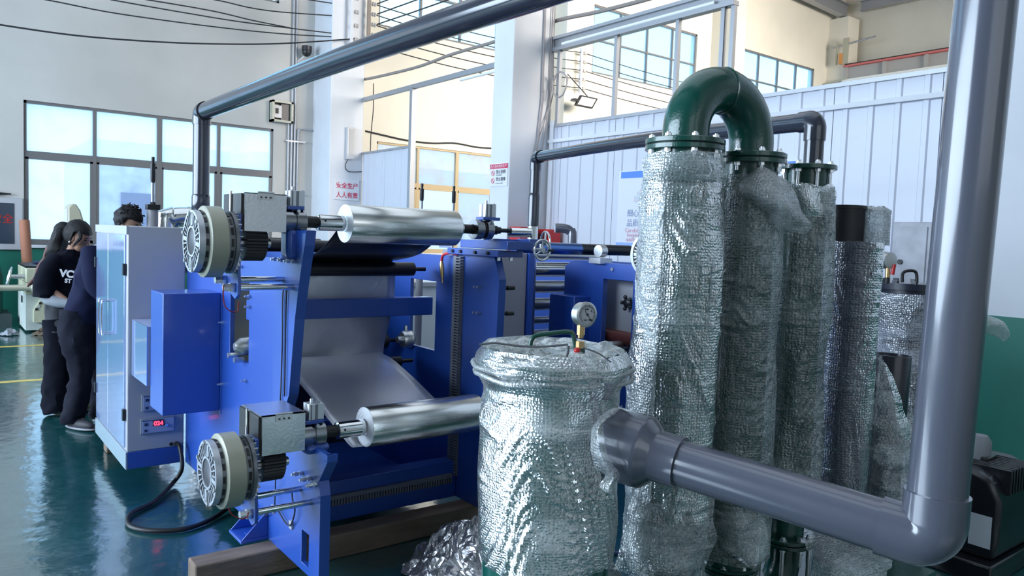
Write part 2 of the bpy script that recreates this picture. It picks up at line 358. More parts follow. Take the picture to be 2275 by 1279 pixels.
def window(i, x0, x1, z0, z1, zt, fm, upper=False, panes=None, sashes=False):
    n = 4; fr = .045; y0, y1 = Y0+.03, Y0+.10
    mb = MB().box(x0, x1, y0, y1, z1-fr, z1).box(x0, x1, y0, y1, z0, z0+fr).box(x0, x0+fr, y0, y1, z0, z1).box(x1-fr, x1, y0, y1, z0, z1)
    t = (.02 if upper else .05)
    mb.box(x0, x1, y0-.005, y1, zt-t, zt+t)
    w = struct(mb, 'window_%d' % i, fm)
    dx = (x1-x0)/n
    for k in range(1, n):
        h = .02 if upper else (.042 if k == 2 else .028)
        MB().box(x0+k*dx-h, x0+k*dx+h, y0-.01, y1+.005, z0+fr, z1-fr).build('mullion', fm, w)
    for k in range(n):
        for r, (a, b) in enumerate(((zt+t, z1-fr), (z0+fr, zt-t))):
            pm = panes[r][k] if panes else PANEU
            xa, xb = x0+k*dx+.02, x0+(k+1)*dx-.02
            p = MB().box(xa, xb, y0+.03, y0+.036, a, b).build('pane', pm, w)
            if sashes and r == 1:
                MB().box(xa, xa+.05, y0-.005, y0+.028, a, b).box(xb-.05, xb, y0-.005, y0+.028, a, b).box(xa, xb, y0-.005, y0+.028, a, a+.05).box(xa, xb, y0-.005, y0+.028, b-.035, b).build('sash', fm, p)
    return w
G, Cc, U, K = PANE, PANEC, PANEU, PANEG
window(1, *LW[0], 1.2, 3.57, 2.70, FRAME, panes=[[G]*4, [G]*4], sashes=True)
window(2, *LW[1], 1.2, 3.57, 2.70, FRAME, panes=[[G]*4, [G, Cc, G, G]], sashes=True)
window(3, *LW[2], 1.2, 3.57, 2.70, FRAMEC, panes=[[K]*4, [G, Cc, K, K]], sashes=True)
window(4, *LW[3], 1.2, 3.57, 2.70, FRAMEC, panes=[[G]*4, [G]*4])
window(5, *LW[4], 1.2, 3.57, 2.70, FRAMEC, panes=[[G]*4, [G]*4])
for k, a in enumerate(UW): window(6+k, *a, 6.0, 7.75, 6.87, FRAME, upper=True)
# sills
for k, (a, b) in enumerate(LW): struct(MB().box(a-.06, b+.06, 14.93, 15.03, 1.15, 1.2), 'trim_%d' % (k+1), COLM, bevel=.006)
# columns (pilasters) along the north wall and the free-standing row at x = 6.3
def column(n, x0, x1, y0, y1, z1, m):
    c = struct(MB().box(x0, x1, y0, y1, 0, z1), 'column_%d' % n, m, bevel=.012)
    MB().box(x0-.004, x1+.004, y0-.004, y1-.02, 0, 1.14).build('wainscot', GRNW, c)
    return c
column(1, 6.3, 7.0, 14.15, 15.01, 10.6, COLM)
column(2, 6.3, 7.0, 8.34, 8.78, 10.6, COLM)
column(3, 12.4, 13.1, 14.3, 15.01, 10.6, PLASTW)
column(4, 18.7, 19.4, 14.3, 15.01, 10.6, PLASTW)
column(5, 25.0, 25.7, 14.3, 15.01, 9.55, PLASTW)
wr = struct(MB().box(6.6, 7.15, -3.0, 2.62, 0, 6.5), 'wall_right', COLM)
MB().box(6.588, 6.6, -3.0, 2.62, 0, 1.14).build('wainscot', GRNW, wr)
struct(MB().box(26.0, 26.2, -6.5, 15.24, 0, 10.7), 'wall_east', PLASTW)
struct(MB().box(-8.2, -8, -6.5, 15.24, 0, 10.7), 'wall_west', PLAST)
struct(MB().box(-8.2, 26.2, -6.7, -6.5, 0, 10.7), 'wall_south', PLAST)
CEIL = mat('roof_sheet', (0.55, 0.55, 0.56), .5)
ce = struct(MB().box(-8.2, 26.2, -6.7, 15.24, 10.7, 10.8), 'ceiling', CEIL)
for k in range(12): MB().box(-8, 26, -6+k*1.85, -5.92+k*1.85, 10.52, 10.7).build('purlin', GALV, ce)
# roof steel: rafter landing on the corner column, eave beam along the east wall
def ibeam(name, a, b, h, w, m, parent=None, up=(0, 0, 1)):
    a, b, up = Vector(a), Vector(b), Vector(up); d = (b-a); L = d/2; s = d.normalized().cross(up).normalized(); c = (a+b)/2
    mb = MB().obox(c, L, s*.008, up*(h/2)).obox(c+up*(h/2), L, s*(w/2), up*.01).obox(c-up*(h/2), L, s*(w/2), up*.01)
    return mb.build(name, m, parent)
tag(ibeam('steel_rafter', (25.3, 14.55, 9.78), (7.5, 14.55, 11.0-.52), .42, .26, GALV), 'grey steel roof rafter landing on the corner column', 'beam')
tag(ibeam('eave_beam', (25.55, 14.2, 9.95), (25.55, -6, 9.95), .3, .2, GALV), 'grey steel eave beam running along the top of the far right wall', 'beam')
# crane runway on the east wall
g = thing('crane_runway', 'crane runway girder with red rail strip and white lower flange on the far wall', 'girder', (25, 7.9, 7.25))
MB().box(24.97, 25.0, 1.5, 14.3, 7.38, 7.82).build('web', mat('grey_girder', (0.40, 0.39, 0.38), .6), g)
MB().box(24.8, 25.1, 1.5, 14.3, 7.20, 7.38).build('lower_flange', mat('white_flange', (0.85, 0.84, 0.80), .5), g)
MB().box(24.82, 25.08, 1.5, 14.3, 7.80, 7.86).build('rail_strip', mat('faded_red', (0.62, 0.16, 0.15), .6), g)
MB().box(24.92, 25.0, 1.5, 14.3, 7.86, 7.92).build('rail', DARKST, g)
for px in (1881, 1966, 2058):
    y = onx(px, 170, 25).y; MB().box(24.88, 24.97, y-.05, y+.05, 7.38, 7.80).build('stiffener', mat('grey_girder', (0.4, .39, .38)), g)
e = thing('crane_end_stop', 'small cream and orange post frame at the far end of the crane rail', 'fitting', (24.8, 14.0, 7.9))
MB().box(24.75, 24.81, 14.31, 14.12, 7.9, 8.75).build('post', CREAM, e); MB().box(24.75, 24.81, 14.5, 14.56, 7.9, 8.65).build('post', CREAM, e)
MB().cyl((24.78, 13.2, 8.62), (24.78, 14.7, 8.50), .03).build('cross_bar', GALV, e)
MB().box(24.7, 24.83, 14.30, 14.40, 7.9, 8.25).build('insulator', mat('orange_insulator', (0.65, 0.28, 0.08), .5), e)
MB().cyl((24.78, 14.1, 7.4), (24.78, 14.9, 7.3), .03).build('lower_bar', CREAM, e)
# sandwich-panel partition on x = 7
def partition(ys, nm):
    mb = MB().box(6.965, 7.055, ys[-1], ys[0], 3.16, 3.20).box(6.985, 7.055, ys[-1], ys[0], 0, .04)
    w = struct(mb, nm, GALV)
    for a, b in zip(ys[1:], ys[:-1]):
        pts = []; w_ = b-a-.008; y = a+.004; n = max(1, round(w_/.25))
        for k in range(n):
            c = y+w_*(k+.5)/n; q = w_/n
            pts += [(7.0, c-q*.5), (7.0, c-q*.14), (6.984, c-q*.09), (6.984, c+q*.09), (7.0, c+q*.14)]
        pts += [(7.0, y+w_), (7.05, y+w_), (7.05, y)]
        MB().prism('z', [pts], .03, 3.16).build('panel', PANEL, w, smooth=False)
    return w
pw = partition([8.33, 8.1, 7.06, 6.06, 5.08, 4.1, 3.1, 2.62], 'wall_partition')
MB().box(6.94, 6.984, 2.62, 8.33, 2.945, 2.99).build('rail', COLM, pw)
MB().box(6.95, 7.01, 8.22, 8.30, 0, 3.25).build('corner_trim', COLM, pw)
partition([14.14, 13.2, 12.2], 'wall_partition_far')
# overhead lighting rail along the column row with posts
r = thing('lighting_rail', 'galvanised steel rail with long tube lights running above the partition wall', 'rail', (7.0, 9.7, 4.25))
MB().box(6.94, 7.04, 5.3, 8.33, 4.20, 4.25).box(6.985, 7.0, 5.3, 8.33, 4.25, 4.36).box(6.94, 7.04, 5.3, 8.33, 4.36, 4.40).build('rail_bar', GALV, r)
MB().box(6.97, 7.03, 8.79, 14.14, 4.20, 4.28).build('rail_bar', GALV, r)
for y0_, y1_, zz in ((5.55, 8.1, 4.27), (8.9, 10.6, 4.13)):
    MB().tube([(6.95, y0_, zz), (6.95, y1_, zz)], .022).build('light_tube', mat('unlit_tube', (0.85, 0.86, 0.88), .25), r)
for y in (8.2, 7.1, 6.1, 5.46, 5.33): MB().box(6.975, 7.025, y-.025, y+.025, 3.19, 4.22).build('post', GALV, r)
MB().box(6.95, 7.03, 5.28, 5.36, 4.3, 6.0).build('post', GALV, r)
MB().box(6.95, 7.05, 12.15, 12.24, 0, 4.22).build('post', GALV, r)
# neighbouring buildings seen through the clear panes
def building(label, x0, x1, y, h, m, wm):
    b = thing('building', label, 'building', ((x0+x1)/2, y, -.08))
    MB().box(x0, x1, y, y+6, -.08, h).build('wall', m, b)
    n = int((x1-x0)/3)
    for k in range(n):
        for z in range(int(h//3)):
            MB().box(x0+.8+k*3, x0+2.3+k*3, y-.05, y, 1+z*3, 2.6+z*3).build('window', wm, b)
building('grey-blue building seen through the clear lower pane of the left window', 4.2, 8.4, 27, 4.2, mat('greyblue_facade', (0.50, 0.54, 0.70), .8, var=.25, vscale=1.5), mat('facade_glass', (0.12, 0.16, 0.3), .2))
building('pale low building outside beyond the clear right windows', 11.5, 30, 34, 5.0, mat('pale_facade', (0.75, 0.78, 0.8), .8), mat('facade_glass', (0.12, 0.16, 0.3)))
# notice board
b = thing('notice_board', 'white framed dark notice board on the wall at the left edge', 'board', (.8, 14.97, 1.5))
MB().box(.2, 1.31, 14.93, 15.0, 1.11, 1.96).build('frame', WHT, b, bevel=.01)
MB().box(.2, 1.19, 14.925, 14.935, 1.21, 1.87).build('glass', mat('board_glass', (0.04, 0.055, 0.08), .12), b)
text('安全', .16, b, RED, (.86, 14.92, 1.56), (1, 0, 0), (0, 0, 1)); text('生产', .12, b, RED, (.66, 14.92, 1.42), (1, 0, 0), (0, 0, 1))
solo(MB().lathe((.75, 14.94, 2.02), (1, 0, 0), [(0, .02), (.1, .05), (.25, .02), (.4, .01)]), 'dead_plant', BLACK, 'small dark bundle lying on top of the notice board', 'bundle')
# conduits, boxes and cameras on the wall beside column 1
c = thing('conduit_bundle', 'four vertical steel conduits on the wall left of the first column', 'conduit', (5.8, 14.93, 1))
for px, top, r_ in ((641, 3.9, .018), (648, 10.5, .022), (655, 10.5, .022), (662, 10.5, .018)):
    x = ony(px, 300, 14.95).x
    if px == 662: MB().tube(smooth_path([(6.28, 14.95, 3.62), (6.02, 14.95, 3.63), (x+.02, 14.95, 3.56), (x, 14.95, 3.4), (x, 14.95, 1.2)], 5), r_).build('conduit', GALV, c)
    else: MB().tube([(x, 14.95, top), (x, 14.95, 1.2)], r_).build('conduit', GALV, c)
for z in (2.3, 3.35): MB().box(5.72, 6.12, 14.925, 14.98, z, z+.03).build('clamp', GALV, c)
b = thing('distribution_box', 'open grey electrical box high on the wall right of the window', 'box', (5.6, 14.9, 3.9))
MB().box(5.40, 5.82, 14.82, 15, 3.70, 3.74).box(5.40, 5.82, 14.82, 15, 4.07, 4.11).box(5.40, 5.44, 14.82, 15, 3.70, 4.11).box(5.78, 5.82, 14.82, 15, 3.7, 4.11).box(5.4, 5.82, 14.97, 15, 3.7, 4.11).build('case', CREAM, b)
MB().box(5.44, 5.6, 14.86, 14.9, 3.78, 4.02).build('breaker', WHT, b); MB().box(5.48, 5.53, 14.84, 14.87, 3.86, 3.96).build('switch', BLACK, b)
MB().box(5.6, 5.78, 14.90, 14.97, 3.74, 4.07).build('inner_panel', DARKST, b)
def cctv(label, x, z):
    b = thing('security_camera', label, 'camera', (x, 14.8, z))
    MB().cyl((x-.12, 15, z-.22), (x-.05, 14.78, z-.1), .015).build('bracket', COLM, b)
    MB().ball((x, 14.75, z), .095, .095, .1).build('dome', BLACK, b); MB().cyl((x, 14.75, z+.02), (x, 14.75, z+.1), .1).build('cap', DARKST, b)
cctv('upper black dome security camera above the overhead pipe', 6.04, 5.12); cctv('lower dark security camera just above the overhead pipe', 6.0, 4.74)
# fixture and signs
b = thing('emergency_light', 'tall narrow white light fixture on the first column', 'light', (6.7, 14.1, 3.3))
MB().box(6.62, 6.78, 14.06, 14.15, 3.03, 3.66).build('housing', WHT, b, bevel=.01)
MB().box(6.66, 6.75, 14.05, 14.065, 3.12, 3.63).build('diffuser', mat('fixture_diffuser', (0.45, 0.44, 0.44), .4), b)
MB().tube(smooth_path([(6.66, 14.1, 3.03), (6.62, 14.12, 2.9), (6.70, 14.13, 2.80), (6.98, 14.13, 2.82)]), .008).build('cord', DARKST, b)
sg = thing('safety_sign', 'white safety sign with red Chinese lettering on the first column', 'sign', (6.67, 14.13, 2.44))
MB().box(6.405, 6.93, 14.13, 14.15, 2.235, 2.645).build('plate', mat('sign_white', (0.74, 0.74, 0.78), .4), sg)
SR = mat('sign_red', (0.62, 0.03, 0.10), .5); SB = mat('sign_black', (0.06, 0.06, 0.08), .5); SBL = mat('sign_blue', (0.10, 0.26, 0.75), .5)
text('安全生产', .118, sg, SR, (6.435, 14.126, 2.475), (1, 0, 0), (0, 0, 1), bold=.002); text('人人有责', .118, sg, SR, (6.435, 14.126, 2.29), (1, 0, 0), (0, 0, 1), bold=.002)
s2 = thing('prohibition_sign', 'red and white no-photography notice on the second column', 'sign', (6.28, 8.56, 2.46))
MB().box(6.288, 6.3, 8.36, 8.77, 2.31, 2.615).build('plate', mat('sign_white', (0.74, 0.74, 0.78), .4), s2)
MB().box(6.285, 6.29, 8.36, 8.77, 2.55, 2.612).build('red_band', SR, s2)
text('进入车间须知生产', .047, s2, mat('sign_white', (0.74, 0.74, 0.78)), (6.284, 8.755, 2.565), (0, -1, 0), (0, 0, 1))
text('禁止拍照', .056, s2, SB, (6.284, 8.62, 2.485), (0, -1, 0), (0, 0, 1)); text('禁止摄像', .056, s2, SB, (6.284, 8.62, 2.385), (0, -1, 0), (0, 0, 1))
text('No photography', .02, s2, SB, (6.284, 8.62, 2.455), (0, -1, 0), (0, 0, 1)); text('No video recording', .02, s2, SB, (6.284, 8.62, 2.345), (0, -1, 0), (0, 0, 1))
for z in (2.49, 2.385):
    MB().ring((6.284, 8.69, z), (1, 0, 0), .03, .036, 0, .003).obox((6.2845, 8.69, z), (.001, 0, 0), (0, .022, .022), (0, .003, -.003)).build('prohibition_symbol', SR, s2)
# poster on the partition
ps = thing('wall_poster', 'white and blue slogan poster on the partition behind the green columns', 'poster', (6.97, 5.7, 2.0))
MB().box(6.972, 6.984, 4.45, 6.93, 1.53, 2.49).build('sheet', mat('poster_white', (0.74, 0.75, 0.80), .4), ps)
MB().box(6.968, 6.972, 4.45, 6.89, 2.40, 2.48).build('header', SBL, ps); MB().box(6.968, 6.972, 4.45, 6.93, 1.53, 1.60).build('footer', mat('poster_pale_blue', (.3, .45, .85), .5), ps)
PK = mat('poster_pink', (0.75, 0.40, 0.52), .6)
text('细心 群策', .10, ps, mat('poster_slate', (.30, .36, .55), .6), (6.968, 6.76, 1.93), (0, -1, 0), (0, 0, 1)); text('品质永恒', .10, ps, mat('poster_slate', (.30, .36, .55)), (6.968, 6.76, 1.81), (0, -1, 0), (0, 0, 1))
text('Careful, patient', .075, ps, PK, (6.968, 6.78, 1.73), (0, -1, 0), (0, 0, 1)); text('keeping', .07, ps, PK, (6.968, 6.74, 1.675), (0, -1, 0), (0, 0, 1)); text('quality', .07, ps, PK, (6.968, 6.76, 1.62), (0, -1, 0), (0, 0, 1))
mb = MB()
for k in range(9): mb.ball((6.971, 6.62-.045*(k % 5), 2.12+.05*(k//3)+.02*math.sin(k*2)), .002, .04, .025, 10, 6)
mb.build('illustration', mat('poster_pastel', (0.80, 0.52, 0.60), .6, col2=(.45, .72, .75), vscale=14), ps)
# fire cabinet
b = thing('fire_cabinet', 'red fire cabinet with its door ajar at the foot of the second column', 'cabinet', (6.7, 8.0, 1.3))
f0 = onx(1205, 460, 6.85); f1 = onx(1225, 460, 6.85)
MB().box(6.72, 6.925, 7.95, 8.2, .9, 1.74).build('case', RED, b, bevel=.006)
MB().box(6.30, 6.55, 8.05, 8.28, .9, 1.76).build('door', RED, b, bevel=.006)
MB().box(6.705, 6.72, 7.98, 8.17, .95, 1.68).build('shade_slab', mat('shaded_red', (.12, .01, .01), .6), b)  # flat darker red slab stands for the shade inside the open case
MB().cyl((6.62, 8.15, .92), (6.62, 8.15, 1.55), .07).cyl((6.62, 8.15, 1.55), (6.62, 8.15, 1.68), .03).build('extinguisher', RED, b)
b = thing('switch_box', 'grey wall switch box on the partition just left of the big vertical pipe', 'box', (6.9, 3.2, 1.5))
MB().box(6.82, 6.95, 3.02, 3.36, 1.12, 1.87).build('case', mat('dusty_grey', (0.42, 0.42, 0.46), .5, var=.2, vscale=5), b, bevel=.01)
MB().box(6.805, 6.822, 3.06, 3.32, 1.16, 1.83).build('door', mat('dusty_grey', (0.4, 0.4, 0.46)), b, bevel=.004)
MB().cyl((6.79, 3.27, 1.52), (6.81, 3.27, 1.52), .022).build('lock', BLACK, b)
# floodlight
b = thing('floodlight', 'square LED floodlight hanging at an angle above the partition', 'light', (12.3, 13.8, 5.1))
q = [ony(*p, 13.6) for p in ((1289, 211), (1327, 219), (1315, 242), (1276, 234))]
cq = sum(q, Vector())/4; ax = (q[1]-q[0])/2; ay = (q[0]-q[3])/2; az = ax.cross(ay).normalized()*.03; az = az if az.y < 0 else -az
MB().obox(cq, ax, ay, az).build('housing', BLACK, b, bevel=.008)
MB().obox(cq+az, ax*.82, ay*.74, az*.1).build('lens_plate', mat('lamp_plate', (0.6, 0.62, 0.64), .3), b)
for i in range(4):
    for j in range(2): MB().ball(cq+az*1.15+ax*(-.58+.39*i)+ay*(.34-.68*j), .045, .03, .045, 12, 8).build('led_lens', mat('led_white', (0.95, 0.97, 1), .15), b)
MB().obox(cq-ax*1.1-az*1.2, ax*.35, ay*.25, az*2).build('bracket', DARKST, b)
MB().cyl(cq+ay-az, (cq.x, 14.3, cq.z+.75), .012).build('stem', DARKST, b)
b = MB().tube([Vector((6.93, 8.1, 3.72))+Vector((0, .15*math.cos(t), .17*math.sin(t)))+Vector((.008*math.sin(t*3), 0, 0)) for t in [2*PI*k/36*3 for k in range(36)]], .012)
solo(b, 'cable_coil', mat('grey_cable', (.36, .32, .32), .6), 'coiled grey cable hanging beside the second column', 'cable')
c = thing('column_cables', 'loose grey cables running down the right edge of the second column', 'cable', (7.0, 8.33, 3.5))
for k, (xx, x2) in enumerate(((6.80, 6.74), (6.93, 6.83), (6.97, 6.7))):
    MB().tube(smooth_path([(xx, 8.32, 10), (xx, 8.31, 4.2+.1*k), (xx+.01, 8.30, 3.6), (x2, 8.31, 2.7), (x2, 8.32, 1.2)]), .014 if k == 0 else .008).build('cable', mat('grey_cable', (.36, .32, .32)), c)
# insulator racks and wires
def rack(label, x, y, z0, z1, n, col):
    b = thing('insulator_rack', label, 'rack', (x, y, z0))
    MB().box(x-.03, x+.03, y-.03, y+.03, z0-.1, z1+.1).build('bar', col, b)
    zs = [z0+(z1-z0)*k/(n-1) for k in range(n)]
    for z in zs: MB().lathe((x+.03, y, z), (1, 0, 0), [(0, .012), (.04, .012), (.041, .04), (.06, .045), (.08, .025), (.10, .045), (.12, .03)], 14).build('insulator', mat('porcelain', (.55, .5, .48), .2), b)
    return zs
R1 = ony(822, 100, 14.0); R0 = ony(822, 8, 14.0)
zs = rack('left insulator rack on the first column under the roof', 6.62, 14.0, R1.z+.05, R0.z+.3, 5, COLM)
za = rack('brown insulator rack at the corner of the first column', 6.98, 13.98, R1.z, R0.z, 5, mat('rust_brown', (.28, .23, .2), .7))
B0 = ony(1297, 197, 14.1); B1 = ony(1297, 118, 14.1)
zb = rack('insulator rack on the second wall pilaster above the floodlight', 12.72, 14.1, B0.z, B1.z, 5, COLM)
WIRE = mat('wire_black', (.03, .03, .035), .6)
wl = 'thin black wires strung across the upper wall'
def wire(pts, label, r=.011, m=WIRE, group=None): return solo(MB().tube(pts, r, 6), 'wire', m, label, 'wire', group)
OR = ['lowest', 'second lowest', 'third lowest', 'fourth lowest', 'topmost']
for k, z in enumerate(zb):
    wire(sag((7.12, 13.98, za[k]), (12.7, 14.1, z), .12), OR[k]+' of five thin black wires strung between the two insulator racks', group='wires between the insulator racks')
    wire(sag((12.85, 14.1, z), (24.9, 14.2, z+.35), .28), OR[k]+' of five thin wires running from the right rack to the far corner', group='wires right of the second rack')
for k in range(4):
    z = za[k+1]; wire(sag((7.12, 13.9, z), (7.25, -5, z+.25), .25), OR[k]+' of four black wires running from the brown rack towards the viewer', .013, group='wires coming towards the viewer')
P = [ony(px, py, 14.0) for px, py in ((-200, 22), (0, 55), (180, 80), (370, 94), (520, 98), (640, 96), (790, 86))]
wire(smooth_path(P), 'lowest sagging black wire crossing the whole left wall', .014)
for nme, pp in (('upper', ((-100, -35), (105, 0), (260, 30), (480, 60), (640, 76), (790, 84))), ('middle', ((150, -20), (250, 0), (420, 30), (560, 52), (790, 80))), ('twisted', ((250, -12), (330, 0), (470, 24), (560, 45), (625, 58), (645, 62))), ('fourth', ((330, -25), (480, 0), (560, 18), (640, 28), (790, 38))), ('topmost', ((560, -25), (690, 0), (790, 14)))):
    wire(smooth_path([ony(a_, b_, 14.2) for a_, b_ in pp]), nme+' thin black wire slanting down across the left wall', .011)
P = [onx(px, py, 7.05) for px, py in ((811, 176), (850, 168), (930, 148), (1000, 122), (1060, 104), (1100, 92), (1229, 48), (1330, 26), (1450, -5), (1600, -50))]
solo(MB().tube(smooth_path(P), .028, 8), 'cable_bundle', mat('bundle_grey', (.30, .26, .24), .7), 'thick grey cable bundle rising from the first column past the second', 'cable')
P = [ony(px, py, 14.985) for px, py in ((812, 291), (850, 300), (905, 312), (960, 318), (1010, 318), (1060, 327), (1100, 330), (1160, 338))]
wire(smooth_path(P), 'dark tangled cable along the wall above the cream window', .02)
wire([ony(830, 185, 14.993), ony(830, 240, 14.993), ony(824, 300, 14.993), ony(823, 336, 14.993)], 'thin cable hanging straight down near the first column', .008)
# ------------------------------------------------------------------ unwinding machine
M1 = thing('unwinding_machine', 'big blue film unwinding machine with two foil rolls resting on timber beams', 'machine', (1.85, 4.0, .12))
FE = [tuple(onx(*p, 1.30).yz) for p in ((642, 876), (648, 800), (655, 709), (664, 633), (672, 575), (677, 545), (680, 512))]
def plate_profile(front=True):
    return [(5.0, .12), (2.94, .12), (2.94, .50), (2.96, .56), (2.88, .66), (2.88, .69), (3.30, .69), (3.38, .74)]+FE+[(3.40, FE[-1][1]), (3.44, 1.47), (5.0, 1.45)]
HOLE = [(3.85, .92), (4.15, .92), (4.15, 1.33), (3.85, 1.33)]
SLOT = [(3.05, .155), (3.13, .155), (3.13, .30), (3.05, .30)]
MB().prism('x', [plate_profile(), HOLE, SLOT], 1.30, 1.325).build('side_plate', BLUE, M1, bevel=.002)
# welded front flange following the front edge of the left plate
fe = [(2.94, .12), (2.94, .50), (2.96, .56), (2.88, .66), (2.88, .69)]
fe2 = [(3.38, .74)]+FE
def strip(pts, x0, x1, t=.014):
    mb = MB()
    for a, b in zip(pts[:-1], pts[1:]):
        A, B_ = Vector((0, *a)), Vector((0, *b)); d = B_-A; n = Vector((0, d.z, -d.y)).normalized()*t; A -= n*.15; B_ -= n*.15
        mb.add([(x0, *A.yz), (x1, *A.yz), (x1, *B_.yz), (x0, *B_.yz), (x0, *(A+n).yz), (x1, *(A+n).yz), (x1, *(B_+n).yz), (x0, *(B_+n).yz)],
               [(0, 3, 2, 1), (4, 5, 6, 7), (0, 1, 5, 4), (1, 2, 6, 5), (2, 3, 7, 6), (3, 0, 4, 7)])
    return mb
strip(fe, 1.299, 1.345).build('front_flange', BLUE, M1); strip(fe2, 1.299, 1.345).build('front_flange', BLUE, M1)
rp_ = [(7.0, .12), (2.98, .12), (2.98, .50), (3.0, .56), (2.86, .66), (2.86, .69), (3.28, .69), (3.33, .80), (3.24, 1.04), (3.23, 1.38), (3.28, 1.50), (3.66, 1.50), (3.70, 1.49), (5.0, 1.475), (7.0, 1.475)]
MB().prism('x', [rp_, HOLE, [(5.3, .8), (6.3, .8), (6.3, 1.2), (5.3, 1.2)]], 2.40, 2.425).build('side_plate', BLUE, M1, bevel=.002)
strip([(2.98, .12), (2.98, .50), (3.0, .56), (2.86, .66), (2.86, .69)], 2.399, 2.445).build('front_flange', BLUE, M1)
strip([(3.28, .69), (3.33, .80), (3.24, 1.04), (3.23, 1.38), (3.28, 1.50)], 2.399, 2.445).build('front_flange', BLUE, M1)
MB().box(1.325, 2.40, 3.88, 3.97, 1.13, 1.235).build('cross_beam', BLUE, M1, bevel=.004)
MB().box(1.325, 2.40, 3.575, 3.67, .12, .33).build('base_beam', BLUE, M1, bevel=.004)
MB().box(1.325, 2.40, 4.30, 4.38, .36, .46).build('base_beam', BLUE, M1, bevel=.004)
MB().box(1.325, 2.40, 3.67, 4.98, .125, .135).build('base_pan', BLUE, M1)
MB().box(1.325, 2.40, 4.9, 4.93, .12, 1.30).build('shade_panel', mat('shade_navy', (.01, .015, .04), .5), M1)  # added dark sheet standing for the gloom inside, hides the bright floor behind
MB().box(1.34, 1.52, 4.2, 4.22, .55, 1.32).build('inner_panel', CREAM, M1)
# slotted wiring ducts: tray plus comb of fingers
DUCT = mat('wiring_duct', (0.20, 0.21, 0.26), .55)
def duct(a, b, up, out, w=.055):
    a, b, up, out = Vector(a), Vector(b), Vector(up), Vector(out); d = b-a; L = d.length; e = d.normalized(); c = (a+b)/2
    p = MB().obox(c+out*.012+up*(w*.32), d/2, up*(w*.18), out*.012).obox(c+out*.004, d/2, up*(w/2), out*.004).build('wiring_duct', DUCT, M1)
    mb = MB(); n = int(L/.016)
    for i in range(n): mb.obox(a+e*((i+.5)*L/n)+out*.012-up*(w*.16), e*.0045, up*(w*.30), out*.012)
    mb.build('duct_fingers', DUCT, p, smooth=False, kind='stuff')
duct((1.42, 3.575, .235), (2.36, 3.575, .235), (0, 0, 1), (0, -1, 0))
duct((1.42, 4.30, .40), (1.95, 4.30, .40), (0, 0, 1), (0, -1, 0))
duct((2.40, 3.60, .24), (2.40, 3.60, 1.49), (0, 1, 0), (-1, 0, 0), .075)
# lower reinforcement of the machine feet
def foot(x, y, sgn):
    mb = MB().box(min(x, x+sgn*.13), max(x, x+sgn*.13), y-.09, y+.09, .12, .135)
    for yy in (y-.085, y+.077):
        mb.prism('y', [[(x, .135), (x+sgn*.125, .135), (x, .26)]], yy, yy+.008)
    mb.cyl((x+sgn*.07, y, .13), (x+sgn*.07, y, .1365), .014)
    mb.build('foot_bracket', BLUE, M1, bevel=.002)
foot(1.30, 3.62, -1); foot(2.425, 3.5, 1)
# rollers
def roller(x0, x1, y, z, r, m, stub=.02, name='roller'):
    return MB().lathe((x0-.03, y, z), (1, 0, 0), [(0, stub*.6), (.03, stub*.6), (.0301, r-.004), (.034, r), (x1-x0+.026, r), (x1-x0+.03, r-.004), (x1-x0+.0301, stub*.6), (x1-x0+.11, stub*.6)], 32).build(name, m, M1)
roller(1.36, 2.27, 3.90, 1.40, .040, ROLLB); roller(1.36, 2.29, 4.24, .935, .048, ROLLB); roller(1.36, 2.27, 4.02, .84, .032, ROLLB)
roller(1.36, 2.30, 4.60, 1.36, .035, STEEL); roller(1.36, 2.30, 4.8, 1.5, .04, ROLLB); roller(1.36, 2.3, 5.3, 1.50, .045, ROLLB)
# drive end seen through the right plate window
p = MB().lathe((2.30, 4.12, .955), (1, 0, 0), [(0, .02), (.03, .02), (.031, .045), (.05, .055), (.09, .055), (.10, .045), (.12, .02)], 24).build('bearing_unit', STEEL, M1)
MB().hexa((2.36, 4.12, 1.01), (0, 0, 1), .012, .03).build('grease_nipple', ZINC, p)
MB().lathe((1.27, 3.98, .99), (1, 0, 0), [(0, .02), (.03, .045), (.08, .05), (.11, .03)], 20).hexa((1.25, 4.02, .94), (1, 0, 0), .015, .06).hexa((1.25, 3.92, .93), (1, 0, 0), .015, .05).build('bearing_unit', STEEL, M1)
